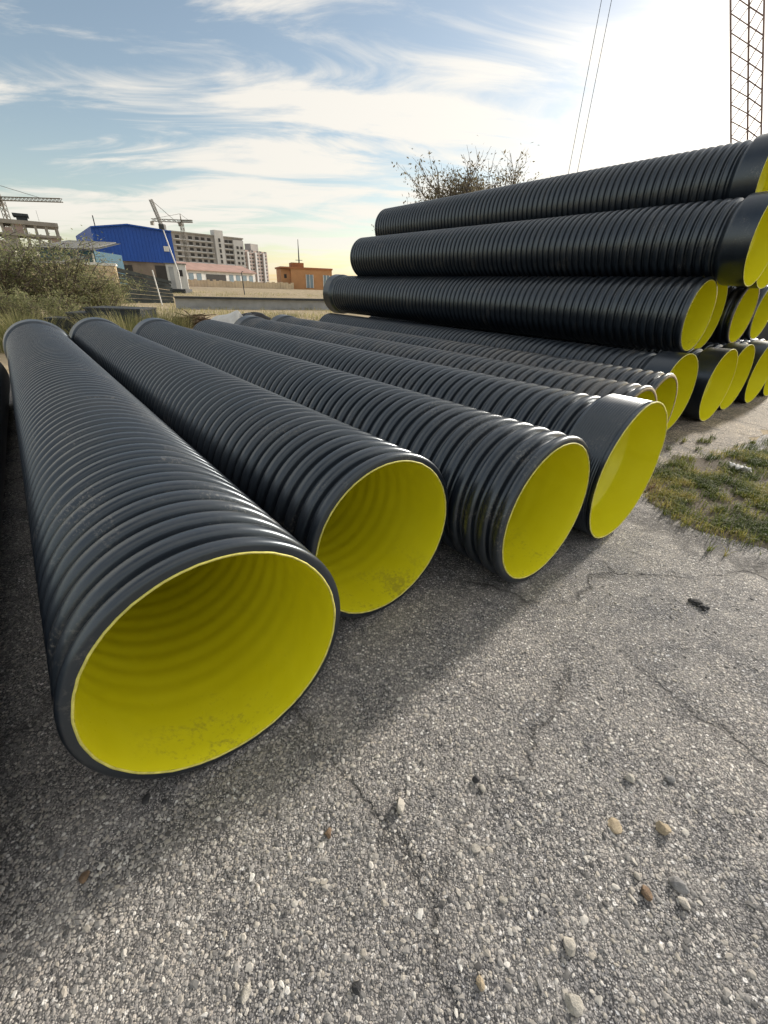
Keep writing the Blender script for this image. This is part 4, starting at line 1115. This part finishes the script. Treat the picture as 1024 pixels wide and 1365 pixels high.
stone(911, 1204, 18, 16, M['stone_pale'], 'buff stone just below the blue-grey stone', 12)
stone(760, 1262, 20, 24, M['stone_pale'], 'egg-shaped pale stone in the lower right', 13)
stone(764, 1337, 26, 24, M['stone_pale'], 'flat pale stone by the bottom edge of the picture', 14, flat=0.4)
stone(640, 1311, 15, 15, M['stone_tan'], 'small pinkish stone near the bottom edge', 15)
stone(671, 1199, 14, 10, M['stone_pale'], 'narrow white chip lying flat in the lower middle', 16)
stone(437, 1112, 15, 19, M['stone_brown'], 'reddish brown stone below the nearest pipe mouth', 17)
stone(476, 1318, 16, 15, M['stone_dark'], 'round black pebble near the bottom middle', 18)
stone(328, 1323, 12, 22, M['stone_pale'], 'slender cream pebble near the bottom left', 19)
stone(113, 1170, 14, 15, M['stone_brown'], 'dull brown stone at the edge of the pipe shadow', 20)
stone(82, 1139, 14, 14, M['stone_grey'], 'pale grey chip inside the pipe shadow at the left', 21)
stone(138, 1061, 12, 9, M['stone_pale'], 'white chip in shade below the left side of the nearest mouth', 22)
stone(196, 1066, 13, 17, M['stone_dark'], 'black fragment below the lip of the nearest pipe', 23)
stone(219, 1069, 11, 9, M['stone_dark'], 'tiny dark pebble right of the black fragment', 24)
def dark_clump():
    q = ground_at(932, 806); mb = MB(); T = []
    root = empty('dirt_clod', (q[0], q[1], 0), 'crumbled clod of dark dirt lying on the asphalt at the right', 'dirt')
    rr = np.random.default_rng(77)
    for i in range(16):
        s = rr.uniform(0.012, 0.034); V = ICO_V * (1 + rr.normal(0, 0.2, (12, 1))) * s * [1.2, 1, .7]
        V = V * 0.7 + [rr.normal(0, 0.026), rr.normal(0, 0.024), 0]; V[:, 2] -= V[:, 2].min() * 0.9
        mesh_obj('lump', V, ICO_F, M['stone_dark'], root)
dark_clump()
def litter():
    q = ground_at(985, 628); n = 8; V = []; Fq = []
    for i in range(n + 1):
        for j in range(n + 1):
            u, v = i / n - .5, j / n - .5
            V.append((q[0] + u * 0.24, q[1] + v * 0.16, 0.05 + 0.03 * math.sin(6 * u + 9 * v) + 0.05 * v * v - 0.03 * u))
    for i in range(n):
        for j in range(n): Fq.append((i * (n + 1) + j, (i + 1) * (n + 1) + j, (i + 1) * (n + 1) + j + 1, i * (n + 1) + j + 1))
    o = mesh_obj('paper_scrap', V, Fq, M['cloth'], None, True); md = o.modifiers.new('thick', 'SOLIDIFY'); md.thickness = 0.004
    tag(o, 'scrap of white litter lying in the grass', 'litter')
litter()
